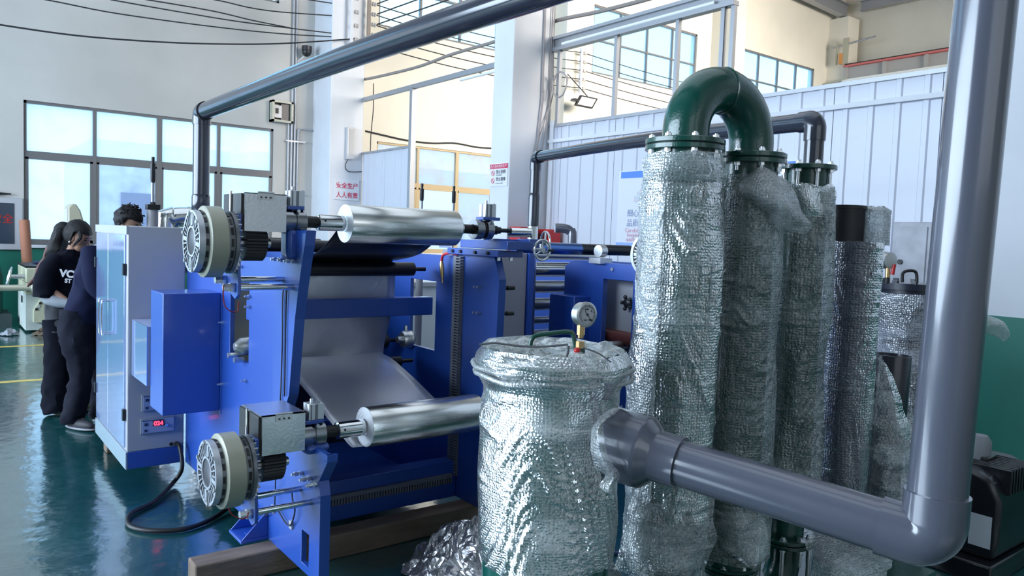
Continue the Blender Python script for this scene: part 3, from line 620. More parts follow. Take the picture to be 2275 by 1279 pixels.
# unwinding stations, one above the other
def station(y0, z0, upper):
    zb = z0-.10; yb = y0
    # powder brake
    bk = MB().lathe((.895, yb, zb), (1, 0, 0), [(0, .126), (.03, .128), (.031, .122), (.12, .122), (.121, .132), (.135, .132), (.14, .12)], 48).build('powder_brake', mat('brake_body', (0.20, 0.21, 0.23), .4, .5), M1)
    MB().lathe((.912, yb, zb), (1, 0, 0), [(0, .140), (.006, .148), (.070, .148), (.076, .140)], 56).build('cream_ring', CREAM, bk, label='cream outer ring')
    mb = MB().ring((.872, yb, zb), (1, 0, 0), .116, .128, 0, .024, 56).ring((.872, yb, zb), (1, 0, 0), .056, .066, 0, .024, 40).ring((.878, yb, zb), (1, 0, 0), .071, .076, 0, .018, 40)
    n = 28
    for k in range(n):
        a = 2*PI*(k+.5)/n; wide = k % 7 == 0
        e = Vector((0, math.cos(a), math.sin(a))); s = Vector((0, -math.sin(a), math.cos(a)))
        r0 = .062 if wide else (.076 if k % 3 else .062)
        mb.obox(Vector((.880, yb, zb))+e*((r0+.119)/2), (.008, 0, 0), e*((.119-r0)/2), s*(.0085 if wide else .0026))
    mb.build('finned_face', FINW, bk)
    mb = MB().lathe((.889, yb, zb), (1, 0, 0), [(0, .117), (.007, .117)], 40); mb.build('dark_backing', mat('brake_dark', (.008, .008, .012), .7, spec=.1), bk)
    MB().lathe((.876, yb, zb), (1, 0, 0), [(0, .054), (.002, .057), (.02, .057)], 32).build('bore', mat('bore_grey', (.10, .10, .115), .4, .4), bk)
    mb = MB()
    for k in range(6):
        a = 2*PI*k/6+.3; mb.hexa((.866, yb+.119*math.cos(a), zb+.119*math.sin(a)), (1, 0, 0), .009, .01)
    mb.build('face_bolts', STEEL, bk, kind='stuff')
    mb = MB()
    for k in range(16):
        a = 2*PI*k/16; e = Vector((0, math.cos(a), math.sin(a))); s = Vector((0, -math.sin(a), math.cos(a)))
        mb.obox(Vector((.903, yb, zb))+e*.1275, (.005, 0, 0), e*.0015, s*.013)
        mb.obox(Vector((1.004, yb, zb))+e*.1225, (.005, 0, 0), e*.0015, s*.016)
    mb.build('vent_slots', BLACK, bk, kind='stuff')
    mb = MB()
    for k in range(30):
        a = 2*PI*k/30; e = Vector((0, math.cos(a), math.sin(a))); s = Vector((0, -math.sin(a), math.cos(a)))
        mb.obox(Vector((1.036, yb, zb))+e*.112, (.008, 0, 0), e*.018, s*.002)
    mb.build('cooling_fins', FINW, bk, kind='stuff')
    # swing bracket with tie rods
    br = MB().prism('x', [[(yb-.05, zb+.12), (yb+.05, zb+.12), (yb+.05, zb-.10), (yb+.13, zb-.14), (yb+.15, zb-.17), (yb+.13, zb-.21), (yb+.05, zb-.215), (yb-.02, zb-.24), (yb-.055, zb-.22), (yb-.06, zb-.17), (yb-.05, zb-.12)]], 1.046, 1.06).build('brake_bracket', BLUE, M1, bevel=.003)
    for dy, dz in ((.105, -.165), (-.012, -.19)):
        MB().cyl((1.06, yb+dy, zb+dz), (1.302, yb+dy, zb+dz), .014).build('tie_rod', CHROME, M1)
        MB().hexa((1.0, yb+dy, zb+dz), (1, 0, 0), .018, .025).hexa((1.025, yb+dy, zb+dz), (1, 0, 0), .022, .02).build('nut', ZINC, br)
    MB().cyl((1.0, yb, zb), (1.20, yb, zb), .018).build('brake_shaft', STEEL, M1)
    mb = MB(); n = 36; prof = []
    for k in range(n*2):
        a = 2*PI*k/(n*2); r = .084 if k % 2 else .079; prof.append((yb+.03+r*math.cos(a), zb+.005+r*math.sin(a)))
    mb.prism('x', [prof], 1.085, 1.175); mb.lathe((1.175, yb+.03, zb+.005), (1, 0, 0), [(0, .05), (.012, .05), (.013, .03), (.02, .03)], 24)
    mb.build('belt_pulley', BLACK, M1)
    # belt guard box
    gb = MB().box(1.06, 1.25, y0-.04, y0+.195, z0-.05, z0+.108).build('belt_guard', BLACK, M1, bevel=.003)
    MB().box(1.072, 1.252, y0-.052, y0-.04, z0-.05, z0+.112).box(1.072, 1.252, y0-.052, y0+.197, z0+.108, z0+.112).build('steel_cover', ZINC, gb, label='plain steel front and top cover')
    MB().box(1.125, 1.195, y0-.056, y0-.052, z0+.085, z0+.116).cyl((1.125, y0-.056, z0+.116), (1.195, y0-.056, z0+.116), .004).build('hinge', STEEL, gb)
    MB().cyl((1.056, y0+.08, z0-.10), (1.056, y0+.08, z0+.12), .006).build('chrome_strip', CHROME, gb)
    mb = MB()
    for k in range(3): mb.hexa((1.14+.02*k, y0-.06, z0+.095), (0, 1, 0), .004, .006)
    mb.build('hinge_screws', DARKST, gb)
    # bearing, chuck and pneumatic cylinder, left
    MB().lathe((1.245, y0, z0), (1, 0, 0), [(0, .035), (.001, .052), (.045, .052), (.046, .046), (.058, .046), (.059, .053), (.105, .053), (.11, .046), (.111, .03)], 40).build('bearing_chuck', mat('chuck_steel', (.35, .36, .38), .25, 1), M1)
    ped = MB().box(1.262, 1.372, y0-.045, y0+.05, z0-.17 if upper else z0-.08, z0-.035).build('pedestal', BLUE, M1, bevel=.02)
    MB().box(1.262, 1.342, y0-.035, y0+.035, z0+.05, z0+.066).build('cylinder_base', BLUE, M1, bevel=.003)
    def aircyl(x):
        a = MB().box(x-.034, x+.034, y0-.03, y0+.03, z0+.066, z0+.135)
        for q in (-.024, .024): a.cyl((x+q, y0-.024, z0+.135), (x+q, y0-.024, z0+.139), .005)
        a.hexa((x-.01, y0, z0+.135), (0, 0, 1), .008, .018)
        c = a.build('air_cylinder', ALU, M1, bevel=.004)
        MB().box(x-.006, x+.006, y0-.0315, y0-.0295, z0+.068, z0+.133).box(x-.0355, x-.0335, y0-.006, y0+.006, z0+.068, z0+.133).box(x-.026, x-.020, y0-.0315, y0-.0295, z0+.068, z0+.133).build('groove', mat('groove', (.25, .26, .3), .5, .5), c)
        MB().hexa((x, y0-.05, z0+.045), (0, 1, 0), .008, .02).build('air_fitting', ZINC, c)
    aircyl(1.31)
    MB().cyl((1.355, y0, z0), (1.415, y0, z0), .026).build('spindle', BLACK, M1)
    # right side bearing
    MB().ring((2.27, y0, z0), (1, 0, 0), .026, .052, 0, .045, 40).ring((2.335, y0, z0), (1, 0, 0), .02, .053, 0, .04, 40).build('bearing_chuck', mat('chuck_steel', (.35, .36, .38)), M1)
    MB().cyl((2.19, y0, z0), (2.42, y0, z0), .024).cyl((2.31, y0, z0), (2.34, y0, z0), .046).build('spindle', mat('spindle_dark', (.04, .035, .035), .35, .6), M1)
    MB().lathe((2.40, y0, z0), (1, 0, 0), [(0, .012), (.03, .018), (.045, .018), (.046, .011), (.10, .011), (.101, .017), (.115, .017), (.12, .009)], 20).build('spindle_end', DARKST, M1)
    if upper:
        MB().box(2.31, 2.42, y0-.035, y0+.035, z0+.05, z0+.066).build('cylinder_base', BLUE, M1, bevel=.003); aircyl(2.36)
    else:
        MB().box(2.31, 2.43, y0-.045, y0+.05, z0-.08, z0-.035).build('pedestal', BLUE, M1, bevel=.01)
    # the roll on its core: a thing of its own
    R = thing('foil_roll', ('upper' if upper else 'lower')+' shiny aluminium foil roll on its chrome core shaft in the blue machine', 'roll', (1.85, y0, z0-.09), 'foil rolls on the unwinding machine')
    MB().lathe((1.415, y0, z0), (1, 0, 0), [(0, .030), (.004, .037), (.125, .037), (.128, .034)], 32).build('core_tube', CHROME, R)
    MB().lathe((2.15, y0, z0), (1, 0, 0), [(0, .036), (.045, .036), (.048, .03)], 28).build('core_tube', CHROME, R)
    MB().cyl((1.44, y0-.037, z0+.008), (1.44, y0-.030, z0+.008), .005).build('set_screw', BLACK, R)
    MB().lathe((1.552, y0, z0), (1, 0, 0), [(0, .088), (.003, .0895), (.597, .0895), (.60, .088)], 72).build('foil', FOIL, R, label='bright mirror-like foil')
    mb = MB()
    for k in range(10): mb.ring((1.5505+.0006*(k % 3), y0, z0), (1, 0, 0), .036+.0052*k, .036+.0052*(k+1), 0, .003, 56)
    mb.build('roll_end', FOILE, R, label='ringed grey end of the wound foil')
    return zb
station(3.30, 1.64, True); station(3.05, .74, False)
# right carriage with handwheels
MB().box(2.36, 2.53, 3.20, 3.68, 1.50, 1.535).build('slide_base', BLUE, M1, bevel=.003)
MB().box(2.38, 2.55, 3.14, 3.58, 1.54, 1.585).build('slide_table', BLUE, M1, bevel=.003)
MB().box(2.40, 2.51, 3.22, 3.40, 1.585, 1.595).build('slide_pad', BLUE, M1)
for y in (3.28, 3.40, 3.54, 3.62): MB().hexa((2.35, y, 1.518), (1, 0, 0), .010, .012).build('bolt', DARKST, M1)
for x in (2.40, 2.48): MB().hexa((x, 3.24, 1.48), (0, 0, 1), .009, .02).build('bolt', ZINC, M1)
def handwheel(c, ax, r, label=None):
    c = Vector(c); ax = Vector(ax); u, w, d = basis(ax)
    h = MB().tube([c+u*(r*math.cos(t))+w*(r*math.sin(t)) for t in [2*PI*k/40 for k in range(40)]], .0055, 10, closed=True).build('handwheel', CHROME, M1)
    mb = MB().cyl(c-d*.01, c+d*.015, .014)
    for k in range(3):
        a = 2*PI*k/3+.5; mb.tube([c, c+(u*math.cos(a)+w*math.sin(a))*r], .005, 8)
    mb.build('spokes', STEEL, h)
    k = c+u*(r*.9); MB().cyl(k, k-d*.03, .007).build('grip', BLACK, h)
    MB().cyl(c, c+d*.08, .009).build('screw', STEEL, h)
handwheel((2.545, 3.06, 1.545), (0, 1, 0), .053); handwheel((2.68, 3.20, 1.585), (-1, .25, 0), .058)
MB().box(2.53, 2.60, 3.15, 3.26, 1.55, 1.60).cyl((2.6, 3.2, 1.585), (2.68, 3.2, 1.585), .01).build('gear_block', BLUE, M1, bevel=.003)
for z in (1.33, 1.19):
    k = MB().lathe((2.47, 3.32, z), (1, 0, 0), [(0, .014), (.03, .014), (.031, .009), (.05, .009), (.051, .013), (.10, .012), (.105, .006)], 16).build('clamp_knob', BLACK, M1)
    MB().hexa((2.37, 3.42, z), (1, 0, 0), .007, .03).hexa((2.37, 3.39, z), (1, 0, 0), .007, .03).build('bolt_pair', ZINC, M1)
# bolts and fittings on the left plate
mb = MB()
def bolt(px, py, r=.010):
    q = onx(px, py, 1.30); MB().hexa((1.288, q.y, q.z), (1, 0, 0), r, .012).cyl((1.27, q.y, q.z), (1.30, q.y, q.z), r*.55).build('bolt', ZINC, M1)
for p in ((538, 592), (556, 658), (556, 681), (548, 845), (494, 853), (497, 716)): bolt(*p)
for i, p in enumerate(((625, 576), (640, 578), (654, 580), (672, 1050), (690, 1062), (705, 1075))):
    q = onx(*p, 1.30); k = MB().hexa((1.262, q.y, q.z), (1, 0, 0), .010, .018).cyl((1.25, q.y, q.z), (1.30, q.y, q.z), .006).hexa((1.285, q.y, q.z), (1, 0, 0), .011, .01).build('air_fitting', ZINC, M1)
# cables on the machine
WIR = mat('thin_cable', (.02, .02, .03), .5)
MB().tube(smooth_path([onx(*p, 1.293) for p in ((633, 632), (628, 660), (627, 760), (624, 860), (622, 900))]), .0035, 6).tube(smooth_path([onx(*p, 1.293) for p in ((640, 632), (636, 660), (634, 760), (632, 880))]), .0035, 6).build('cable', WIR, M1)
MB().tube(smooth_path([onx(*p, 1.285) for p in ((648, 1085), (650, 1110), (655, 1135), (646, 1165), (634, 1160), (618, 1135), (605, 1130))]), .0035, 6).tube(smooth_path([onx(*p, 1.285) for p in ((605, 1130), (590, 1145), (572, 1140))]), .003, 6).build('cable', WIR, M1)
MB().tube(smooth_path([onx(*p, 1.28) for p in ((612, 1030), (612, 1070), (610, 1128))]), .003, 6).build('cable', WIR, M1)
for p in ((607, 1130), (647, 1165)):
    q = onx(*p, 1.295); MB().box(1.29, 1.30, q.y-.015, q.y+.015, q.z-.018, q.z+.018).build('cable_clip', WHT, M1)
P = [ony(*p, 3.2) for p in ((497, 632), (496, 655), (500, 680), (515, 692), (528, 690), (530, 670))]
MB().tube(smooth_path(P), .0025, 6).build('thin_red_wire', mat('wire_red', (.3, .02, .03), .5), M1)
P = [ony(*p, 2.95) for p in ((508, 1128), (515, 1142), (535, 1152), (548, 1148), (552, 1138))]
MB().tube(smooth_path(P), .0025, 6).build('thin_red_wire', mat('wire_red', (.3, .02, .03)), M1)
# brass air gun on its red hose
t = thing('air_nozzle', 'brass air nozzle hanging on a short red hose from the machine', 'nozzle', (2.37, 3.72, 1.34))
MB().tube(smooth_path([(2.38, 3.60, 1.50), (2.37, 3.66, 1.505), (2.36, 3.72, 1.49), (2.36, 3.735, 1.455)]), .008).build('hose', mat('red_hose', (.7, .03, .05), .35), t)
MB().lathe((2.36, 3.735, 1.455), (.02, -.10, -1), [(0, .009), (.02, .013), (.06, .013), (.09, .010), (.091, .006), (.125, .005)], 16).build('brass_body', BRASS, t)
# film webs
def web(name, pts, x0, x1, m, label, wob=.0):
    P = smooth_path([(0, y, z) for y, z in pts], 8); n = len(P)-1
    mb = MB()
    mb.grid(12, n, lambda u, v: Vector((x0+(x1-x0)*u, P[round(v*n)].y+wob*math.sin(u*9+v*5), P[round(v*n)].z+wob*math.sin(u*7+v*3))))
    o = solo(mb, name, m, label, 'film', solid=.0008); return o
web('film_web', [(3.395, 1.65), (3.42, 1.60), (3.62, 1.50), (3.86, 1.455), (3.93, 1.445), (3.948, 1.40)], 1.56, 2.15, FILMD, 'dark film running from the upper foil roll down to the black roller')
web('hanging_film', [(3.95, 1.40), (3.965, 1.2), (4.06, .95), (4.062, .86)], 1.52, 2.18, FILM, 'silvery film hanging behind the blue cross beam', .004)
web('lower_film', [(4.03, .90), (3.92, .892), (3.82, .872), (3.6, .81), (3.4, .745), (3.2, .685), (3.10, .655), (3.06, .652)], 1.50, 2.13, FILM, 'silvery film sheet sloping down to the lower foil roll', .002)
# covers fixed on the machine side
MB().box(1.0, 1.295, 4.30, 4.575, .59, 1.243).build('side_cover', BLUE, M1, bevel=.004, label='deep blue rectangular cover box')
MB().box(1.296, 1.30, 4.28, 4.75, .575, 1.36).build('cover_plate', BLUE, M1)
mb = MB().box(.992, 1.28, 4.60, 4.99, .70, 1.035)
p = mb.build('terminal_box', mat('pale_box', (0.42, 0.48, 0.66), .3), M1, bevel=.003)
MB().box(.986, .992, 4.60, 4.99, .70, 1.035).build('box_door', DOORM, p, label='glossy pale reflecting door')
# timber supports
def timber(label, *b):
    return solo(MB().box(*b), 'timber_beam', WOOD, label, 'beam', 'timbers under the machine', bevel=.008)
timber('long worn timber under the front of the machine, its end sticking out at the lower left', .93, 2.75, 3.40, 3.52, 0, .12)
timber('timber beam under the back of the blue machine', 1.36, 2.7, 4.65, 4.77, 0, .12)
timber('small timber block under the far end of the white cabinet', 1.0, 1.28, 5.85, 5.97, 0, .12)
# ------------------------------------------------------------------ electric cabinet
cb = thing('electric_cabinet', 'tall white electric cabinet with glossy double doors beside the blue machine', 'cabinet', (1.13, 5.5, .12))
MB().box(.965, 1.29, 5.0, 6.03, .225, 1.59).build('body', WHT, cb, bevel=.006)
MB().box(.968, 1.29, 5.0, 6.03, .12, .225).build('plinth', BLUE, cb, bevel=.003)
MB().box(.958, .966, 5.0, 6.03, .12, .225).build('plinth_panel', mat('plinth_pale', (.5, .62, .70), .2, .4), cb)
MB().box(.957, .966, 5.0, 6.03, 1.54, 1.59).build('header', WHT, cb)
for k, (a, b) in enumerate(((5.05, 5.555), (5.56, 5.98))):
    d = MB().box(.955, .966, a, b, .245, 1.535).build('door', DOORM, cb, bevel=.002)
    yh = 5.51 if k == 0 else 5.61
    MB().tube(smooth_path([(.955, yh, 1.10), (.925, yh, 1.10), (.915, yh, 1.085), (.915, yh, .90), (.925, yh, .885), (.955, yh, .885)], 5), .006, 8).build('handle', CHROME, d)
    for z in (1.33, .45):
        yy = 5.04 if k == 0 else 5.985; MB().box(.945, .958, yy-.015, yy+.015, z-.035, z+.035).build('hinge', DARKST, d)
def controller(x0, z0, x1, z1, txt):
    c = MB().box(x0-.008, x1+.008, 4.985, 5.0, z0-.008, z1+.008).build('controller', mat('ctrl_frame', (.30, .33, .42), .5), cb, bevel=.002)
    MB().box(x0, x1, 4.98, 4.986, z0, z1).build('face', mat('ctrl_face', (.42, .48, .66), .4), c)
    MB().box(x0+.06, x0+.125, 4.978, 4.981, z1-.040, z1-.008).build('display', BLACK, c)
    if txt: text(txt, .036, c, mat('led_red', (1, .1, .15), .5, emit=(1, .05, .12), estr=2.2), (x0+.064, 4.976, z1-.036), (1, 0, 0), (0, 0, 1), bold=.0015)
    MB().box(x0+.012, x0+.032, 4.978, 4.981, z1-.035, z1-.018).box(x0+.012, x0+.028, 4.978, 4.981, z0+.008, z0+.024).box(x0, x0+.12, 4.978, 4.981, z1-.006, z1-.002).build('buttons', mat('ctrl_dark', (.03, .05, .12), .5), c)
    MB().lathe((x1-.045, 4.98, (z0+z1)/2), (0, -1, 0), [(0, .011), (.012, .009)], 16).build('knob', CHROME, c)
controller(1.045, .335, 1.225, .415, '024'); controller(1.05, .475, 1.22, .565, '')
MB().cyl((1.215, 4.995, .245), (1.215, 5.0, .245), .011).cyl((1.245, 4.995, .245), (1.245, 5.0, .245), .012).build('cable_gland', BLACK, cb)
P = [Vector((1.245, 5.0, .245)), Vector((1.25, 4.93, .235)), Vector((1.25, 4.88, .12)), onz(388, 1068, .03), onz(345, 1112, .016), onz(292, 1140, .016), onz(287, 1166, .016), onz(330, 1178, .016), onz(400, 1176, .016), onz(455, 1160, .016), onz(497, 1135, .02), onz(520, 1110, .05), Vector((1.26, 4.2, .14))]
solo(MB().tube(smooth_path(P, 8), .013, 12), 'power_cable', BLACK, 'thick black power cable looping from the cabinet over the green floor', 'cable')
# ------------------------------------------------------------------ machinery behind the first machine
t = thing('lift_cylinder', 'grey air cylinder with a black-tipped rod rising behind the white cabinet', 'cylinder', (1.43, 6.5, 0))
MB().cyl((1.43, 6.5, 0), (1.43, 6.5, 1.72), .042).build('barrel', mat('barrel_grey', (.35, .34, .36), .4), t); MB().box(1.385, 1.475, 6.45, 6.55, 1.72, 1.76).hexa((1.43, 6.5, 1.76), (0, 0, 1), .02, .02).build('collar', BLACK, t)
MB().cyl((1.43, 6.5, 1.76), (1.43, 6.5, 1.95), .012).build('rod', GALV, t); MB().lathe((1.43, 6.5, 1.93), (0, 0, 1), [(0, .014), (.02, .018), (.15, .018), (.151, .008), (.17, .012), (.20, .012)], 14).build('grip', BLACK, t)
for nm, px in (('left', 938), ('right', 1009)):
    a = ony(px, 410, 6.5)
    t = thing('tension_rod', nm+' of two black-tipped upright rods standing behind the upper foil roll', 'rod', (a.x, 6.5, 0))
    MB().cyl((a.x, 6.5, 1.35), (a.x, 6.5, 1.95), .014).build('rod', GALV, t); MB().lathe((a.x, 6.5, 1.93), (0, 0, 1), [(0, .016), (.02, .02), (.12, .02), (.121, .01), (.15, .014), (.17, .012)], 14).build('grip', BLACK, t)
    MB().cyl((a.x, 6.5, 0), (a.x, 6.5, 1.40), .035).build('barrel', mat('barrel_grey', (.35, .34, .36)), t)
t = thing('exhaust_duct', 'shiny metal-wrapped duct elbow behind the white cabinet', 'duct', (2.0, 8, 0))
MB().tube(smooth_path([(2.35, 8.0, 1.69), (2.05, 8, 1.69), (1.93, 8, 1.66), (1.86, 8, 1.55), (1.86, 8, 0)], 6), .10, 24).build('pipe', CHROME, t)
MB().cyl((2.08, 8, 1.69), (2.10, 8, 1.69), .106).build('seam', STEEL, t)
t = thing('roller_frame', 'dark roller frame of the coating line behind the belt guard', 'machine', (1.9, 7.0, 0))
MB().box(1.5, 1.56, 7.1, 7.9, 0, 1.42).build('stand', BLUE, t); MB().box(2.9, 2.96, 7.1, 7.9, 0, 1.42).build('stand', BLUE, t)
for k, (y, z) in enumerate(((7.2, 1.36), (7.4, 1.22), (7.6, 1.38))): MB().cyl((1.56, y, z), (2.9, y, z), .05).build('roller', mat('mid_steel', (.2, .2, .22), .3, .8), t)
t = thing('work_table', 'long white work bench behind the right side plate, its added white front standing for the sunlit bay', 'table', (4.2, 8.6, 0))
MB().box(3.0, 5.4, 8.0, 9.2, .98, 1.03).build('table_top', WHT, t); MB().box(3.05, 5.35, 8.05, 8.10, .12, .98).build('bright_board', mat('sunlit_bay_white', (.85, .87, .88), .5), t); MB().box(3.05, 5.35, 8.1, 9.1, .25, .28).build('shelf', WHT, t)  # white front board added to stand for the bright sunlit bay beyond
for x in (3.05, 5.3):
    for y in (8.05, 9.1): MB().box(x, x+.05, y, y+.05, 0, .98).build('leg', WHT, t)
# cabinet and second machine to the right
t = thing('grey_cabinet', 'plain grey cabinet standing between the two blue machines', 'cabinet', (3.2, 4.7, 0))
MB().box(3.10, 3.36, 4.2, 4.9, 0, 1.50).build('body', mat('cab_grey', (.40, .39, .44), .45), t, bevel=.006); MB().box(3.365, 3.41, 4.18, 4.45, .05, 1.5).build('side_post', BLUE, t)
M2 = thing('rewinding_machine', 'second blue machine with a finned brake behind the tank and columns', 'machine', (4.2, 4.4, 0))
yl, yr = onx(1257, 640, 3.95).y, 3.3
h = [(onx(1340, 620, 3.95).y, .72), (onx(1407, 620, 3.95).y, .72), (onx(1407, 620, 3.95).y, 1.33), (onx(1340, 620, 3.95).y, 1.33)]
MB().prism('x', [[(yl+.02, 0), (yr, 0), (yr, 1.44), (yl-.06, 1.45), (yl+.02, 1.40)], h], 3.95, 4.0).build('side_plate', BLUE, M2, bevel=.003)
MB().box(4.55, 4.6, 3.3, 6.5, 0, 1.44).build('side_plate', BLUE, M2)
MB().box(4.12, 4.15, 3.3, 4.5, .5, 1.4).build('white_panel', WHT, M2)
v = h[0]; yc = (h[0][0]+h[1][0])/2
k = MB().lathe((4.12, yc+.02, 1.16), (-1, 0, 0), [(0, .02), (.03, .02), (.031, .035), (.05, .035), (.06, .015)], 14)
for a in range(5): k.ball((4.07, yc+.02+.045*math.cos(a*1.256), 1.16+.045*math.sin(a*1.256)), .015, .015, .015, 8, 6)
k.build('valve_knob', DARKST, M2)
MB().cyl((4.08, yc+.22, .90), (4.08, yc-.3, .90), .05).build('brown_roller', mat('brown_roller', (.18, .05, .04), .35), M2)
MB().lathe((3.92, yc+.04, .84), (1, 0, 0), [(0, .02), (.02, .045), (.12, .045), (.13, .03), (.3, .03)], 20).build('bearing', STEEL, M2)
yf = onx(1310, 690, 3.95).y; x0 = ony(1275, 690, yf).x
q0 = onx(1222, 646, x0); b0 = onx(1220, 740, x0)
MB().box(x0, 3.95, yf, q0.y, .55, 1.19).build('side_cover', BLUE, M2, bevel=.004)
ry = 4.75
for z, r_ in ((1.47, .03), (1.36, .06), (1.22, .05), (1.08, .05), (.95, .03), (.84, .035), (.70, .05)):
    MB().cyl((3.48, ry, z), (4.55, ry, z), r_).build('roller', STEEL if r_ < .055 else CHROME, M2)
MB().box(3.42, 3.48, 4.55, 5.2, 0, 1.5).build('side_plate', BLUE, M2)
a = dep(1203, 549, 4.9); b = ony(1392, 566, 4.35)
MB().cyl((3.4, 4.42, 1.535), (4.05, 4.42, 1.535), .045).build('blue_shaft', mat('blue_steel', (.10, .2, .5), .2, .8), M2); MB().cyl((4.05, 4.42, 1.535), (4.6, 4.42, 1.535), .043).build('black_shaft', ROLLB, M2)
pb = onx(1328, 566, 3.93)
k = MB().lathe((3.93, pb.y, 1.53), (1, 0, 0), [(0, .02), (.001, .045), (.06, .045), (.061, .03)], 24).box(3.9, 4.02, pb.y-.06, pb.y+.06, 1.44, 1.48).build('pillow_block', ALU, M2)
bolt2 = onx(1361, 598, 3.95); MB().hexa((3.94, bolt2.y, bolt2.z), (1, 0, 0), .014, .014).build('bolt', ZINC, M2)
bc = onx(1436, 566, 3.62)
bk = MB().lathe((3.64, bc.y, bc.z), (1, 0, 0), [(0, .13), (.02, .148), (.09, .148), (.10, .13)], 48).build('powder_brake', CREAM, M2)
mb = MB().ring((3.62, bc.y, bc.z), (1, 0, 0), .118, .138, 0, .022, 48).ring((3.62, bc.y, bc.z), (1, 0, 0), .052, .064, 0, .02, 40).ring((3.626, bc.y, bc.z), (1, 0, 0), .07, .078, 0, .014)
for k in range(30):
    a = 2*PI*k/30; e = Vector((0, math.cos(a), math.sin(a))); s = Vector((0, -math.sin(a), math.cos(a)))
    mb.obox(Vector((3.632, bc.y, bc.z))+e*.098, (.006, 0, 0), e*.024, s*(.010 if k % 5 == 0 else .004))
mb.build('finned_face', FINW, bk)
MB().cyl((3.74, bc.y, bc.z), (3.96, bc.y, bc.z), .03).build('shaft', STEEL, M2)
# ------------------------------------------------------------------ PVC pipework
def elbow(c, d1, d2, R, r, rs, sock, m, name, parent, n=12):
    """90 degree socket elbow: corner point c, arms leaving along d1 and d2"""
    c, d1, d2 = Vector(c), Vector(d1).normalized(), Vector(d2).normalized()
    pts = [c+d1*(R+sock), c+d1*R]; ce = c+d1*R+d2*R
    for i in range(1, n):
        t = (i/n)*PI/2; pts.append(ce-d2*R*math.cos(t)-d1*R*math.sin(t))
    pts += [c+d2*R, c+d2*(R+sock)]
    mb = MB().tube(pts, rs, 40)
    return mb.build(name, m, parent)
bigE = Vector((2.03, .845, .872)); topE = Vector((2.068, .822, 2.60)); farE = Vector((1.915, 6.95, 2.585)); tankP = Vector((1.745, 1.665, .962))
r14 = .0695
pv = thing('big_pvc_pipe', 'big grey PVC pipe rising at the right, with a socket elbow at its foot', 'pipe', (2.03, .845, .6))
vd = (topE-bigE).normalized(); hd = (tankP-bigE).normalized(); od = (farE-topE).normalized()
MB().cyl(bigE+vd*.10, topE-vd*.08, r14, n=56).build('riser', PVC, pv)
elbow(bigE, vd, hd, .055, r14, .0765, .07, PVC, 'socket_elbow', pv)
MB().ring(bigE+vd*.125, vd, r14, .0768, -.004, .001, 48).build('socket_rim', PVC, pv)
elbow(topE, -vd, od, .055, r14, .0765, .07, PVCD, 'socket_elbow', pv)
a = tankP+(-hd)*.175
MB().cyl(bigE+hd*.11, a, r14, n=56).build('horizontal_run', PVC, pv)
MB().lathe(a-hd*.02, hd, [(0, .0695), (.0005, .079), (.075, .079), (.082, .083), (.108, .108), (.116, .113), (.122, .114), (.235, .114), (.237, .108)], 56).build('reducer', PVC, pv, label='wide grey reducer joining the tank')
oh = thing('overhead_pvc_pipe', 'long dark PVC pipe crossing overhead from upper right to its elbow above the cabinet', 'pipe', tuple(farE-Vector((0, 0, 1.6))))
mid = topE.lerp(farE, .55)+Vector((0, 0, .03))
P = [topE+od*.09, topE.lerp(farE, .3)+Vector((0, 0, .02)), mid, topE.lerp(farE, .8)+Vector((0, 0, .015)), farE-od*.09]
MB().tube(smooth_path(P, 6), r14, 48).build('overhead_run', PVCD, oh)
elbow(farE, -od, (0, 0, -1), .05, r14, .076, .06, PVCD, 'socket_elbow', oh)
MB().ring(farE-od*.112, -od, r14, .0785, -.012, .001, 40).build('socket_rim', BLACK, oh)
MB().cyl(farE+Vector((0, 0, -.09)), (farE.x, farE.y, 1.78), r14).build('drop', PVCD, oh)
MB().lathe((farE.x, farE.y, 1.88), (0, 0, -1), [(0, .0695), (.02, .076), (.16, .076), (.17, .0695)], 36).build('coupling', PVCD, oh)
MB().cyl((farE.x, farE.y, 1.72), (farE.x, farE.y, 0), .066).build('steel_section', CHROME, oh)
# second dark pipe from the right column to the second machine
r9 = .0405
E1 = onz(1190, 346, 2.235) if False else dep(1190, 349, 6.0); E2 = Vector((2.985, 1.835, 2.205)); d12 = (E2-E1).normalized()
E2 = dep(1812, 268, 3.27); d12 = (E2-E1).normalized()
sp = thing('second_pvc_pipe', 'thinner dark PVC pipe running behind the green bend and down between the machines', 'pipe', (E1.x, E1.y, 0))
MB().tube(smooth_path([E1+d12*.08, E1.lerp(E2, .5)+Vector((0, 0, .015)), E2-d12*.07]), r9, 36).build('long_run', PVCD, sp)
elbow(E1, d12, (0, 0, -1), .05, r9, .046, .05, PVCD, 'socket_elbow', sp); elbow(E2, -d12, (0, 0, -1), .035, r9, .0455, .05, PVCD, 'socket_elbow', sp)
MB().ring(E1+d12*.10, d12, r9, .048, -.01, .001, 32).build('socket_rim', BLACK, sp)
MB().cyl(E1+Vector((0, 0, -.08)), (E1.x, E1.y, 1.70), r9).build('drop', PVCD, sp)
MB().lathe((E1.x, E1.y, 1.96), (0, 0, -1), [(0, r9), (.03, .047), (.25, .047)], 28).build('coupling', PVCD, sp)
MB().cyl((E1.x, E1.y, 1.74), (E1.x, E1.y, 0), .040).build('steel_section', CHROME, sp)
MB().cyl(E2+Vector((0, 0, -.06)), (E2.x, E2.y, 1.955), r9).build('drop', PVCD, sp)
t = thing('steel_branch_pipe', 'short shiny steel pipe between the roll spindle and the upright pipe', 'pipe', (3.3, 4.75, 1.6))
MB().cyl(dep(1128, 516, 5.9), dep(1180, 517, 5.9), .036).build('pipe', CHROME, t)
t = thing('small_pvc_outlet', 'small grey PVC elbow outlet in front of the partition wall', 'pipe', (4.6, 5.2, 1.5))
o_ = dep(1272, 515, 7.4)
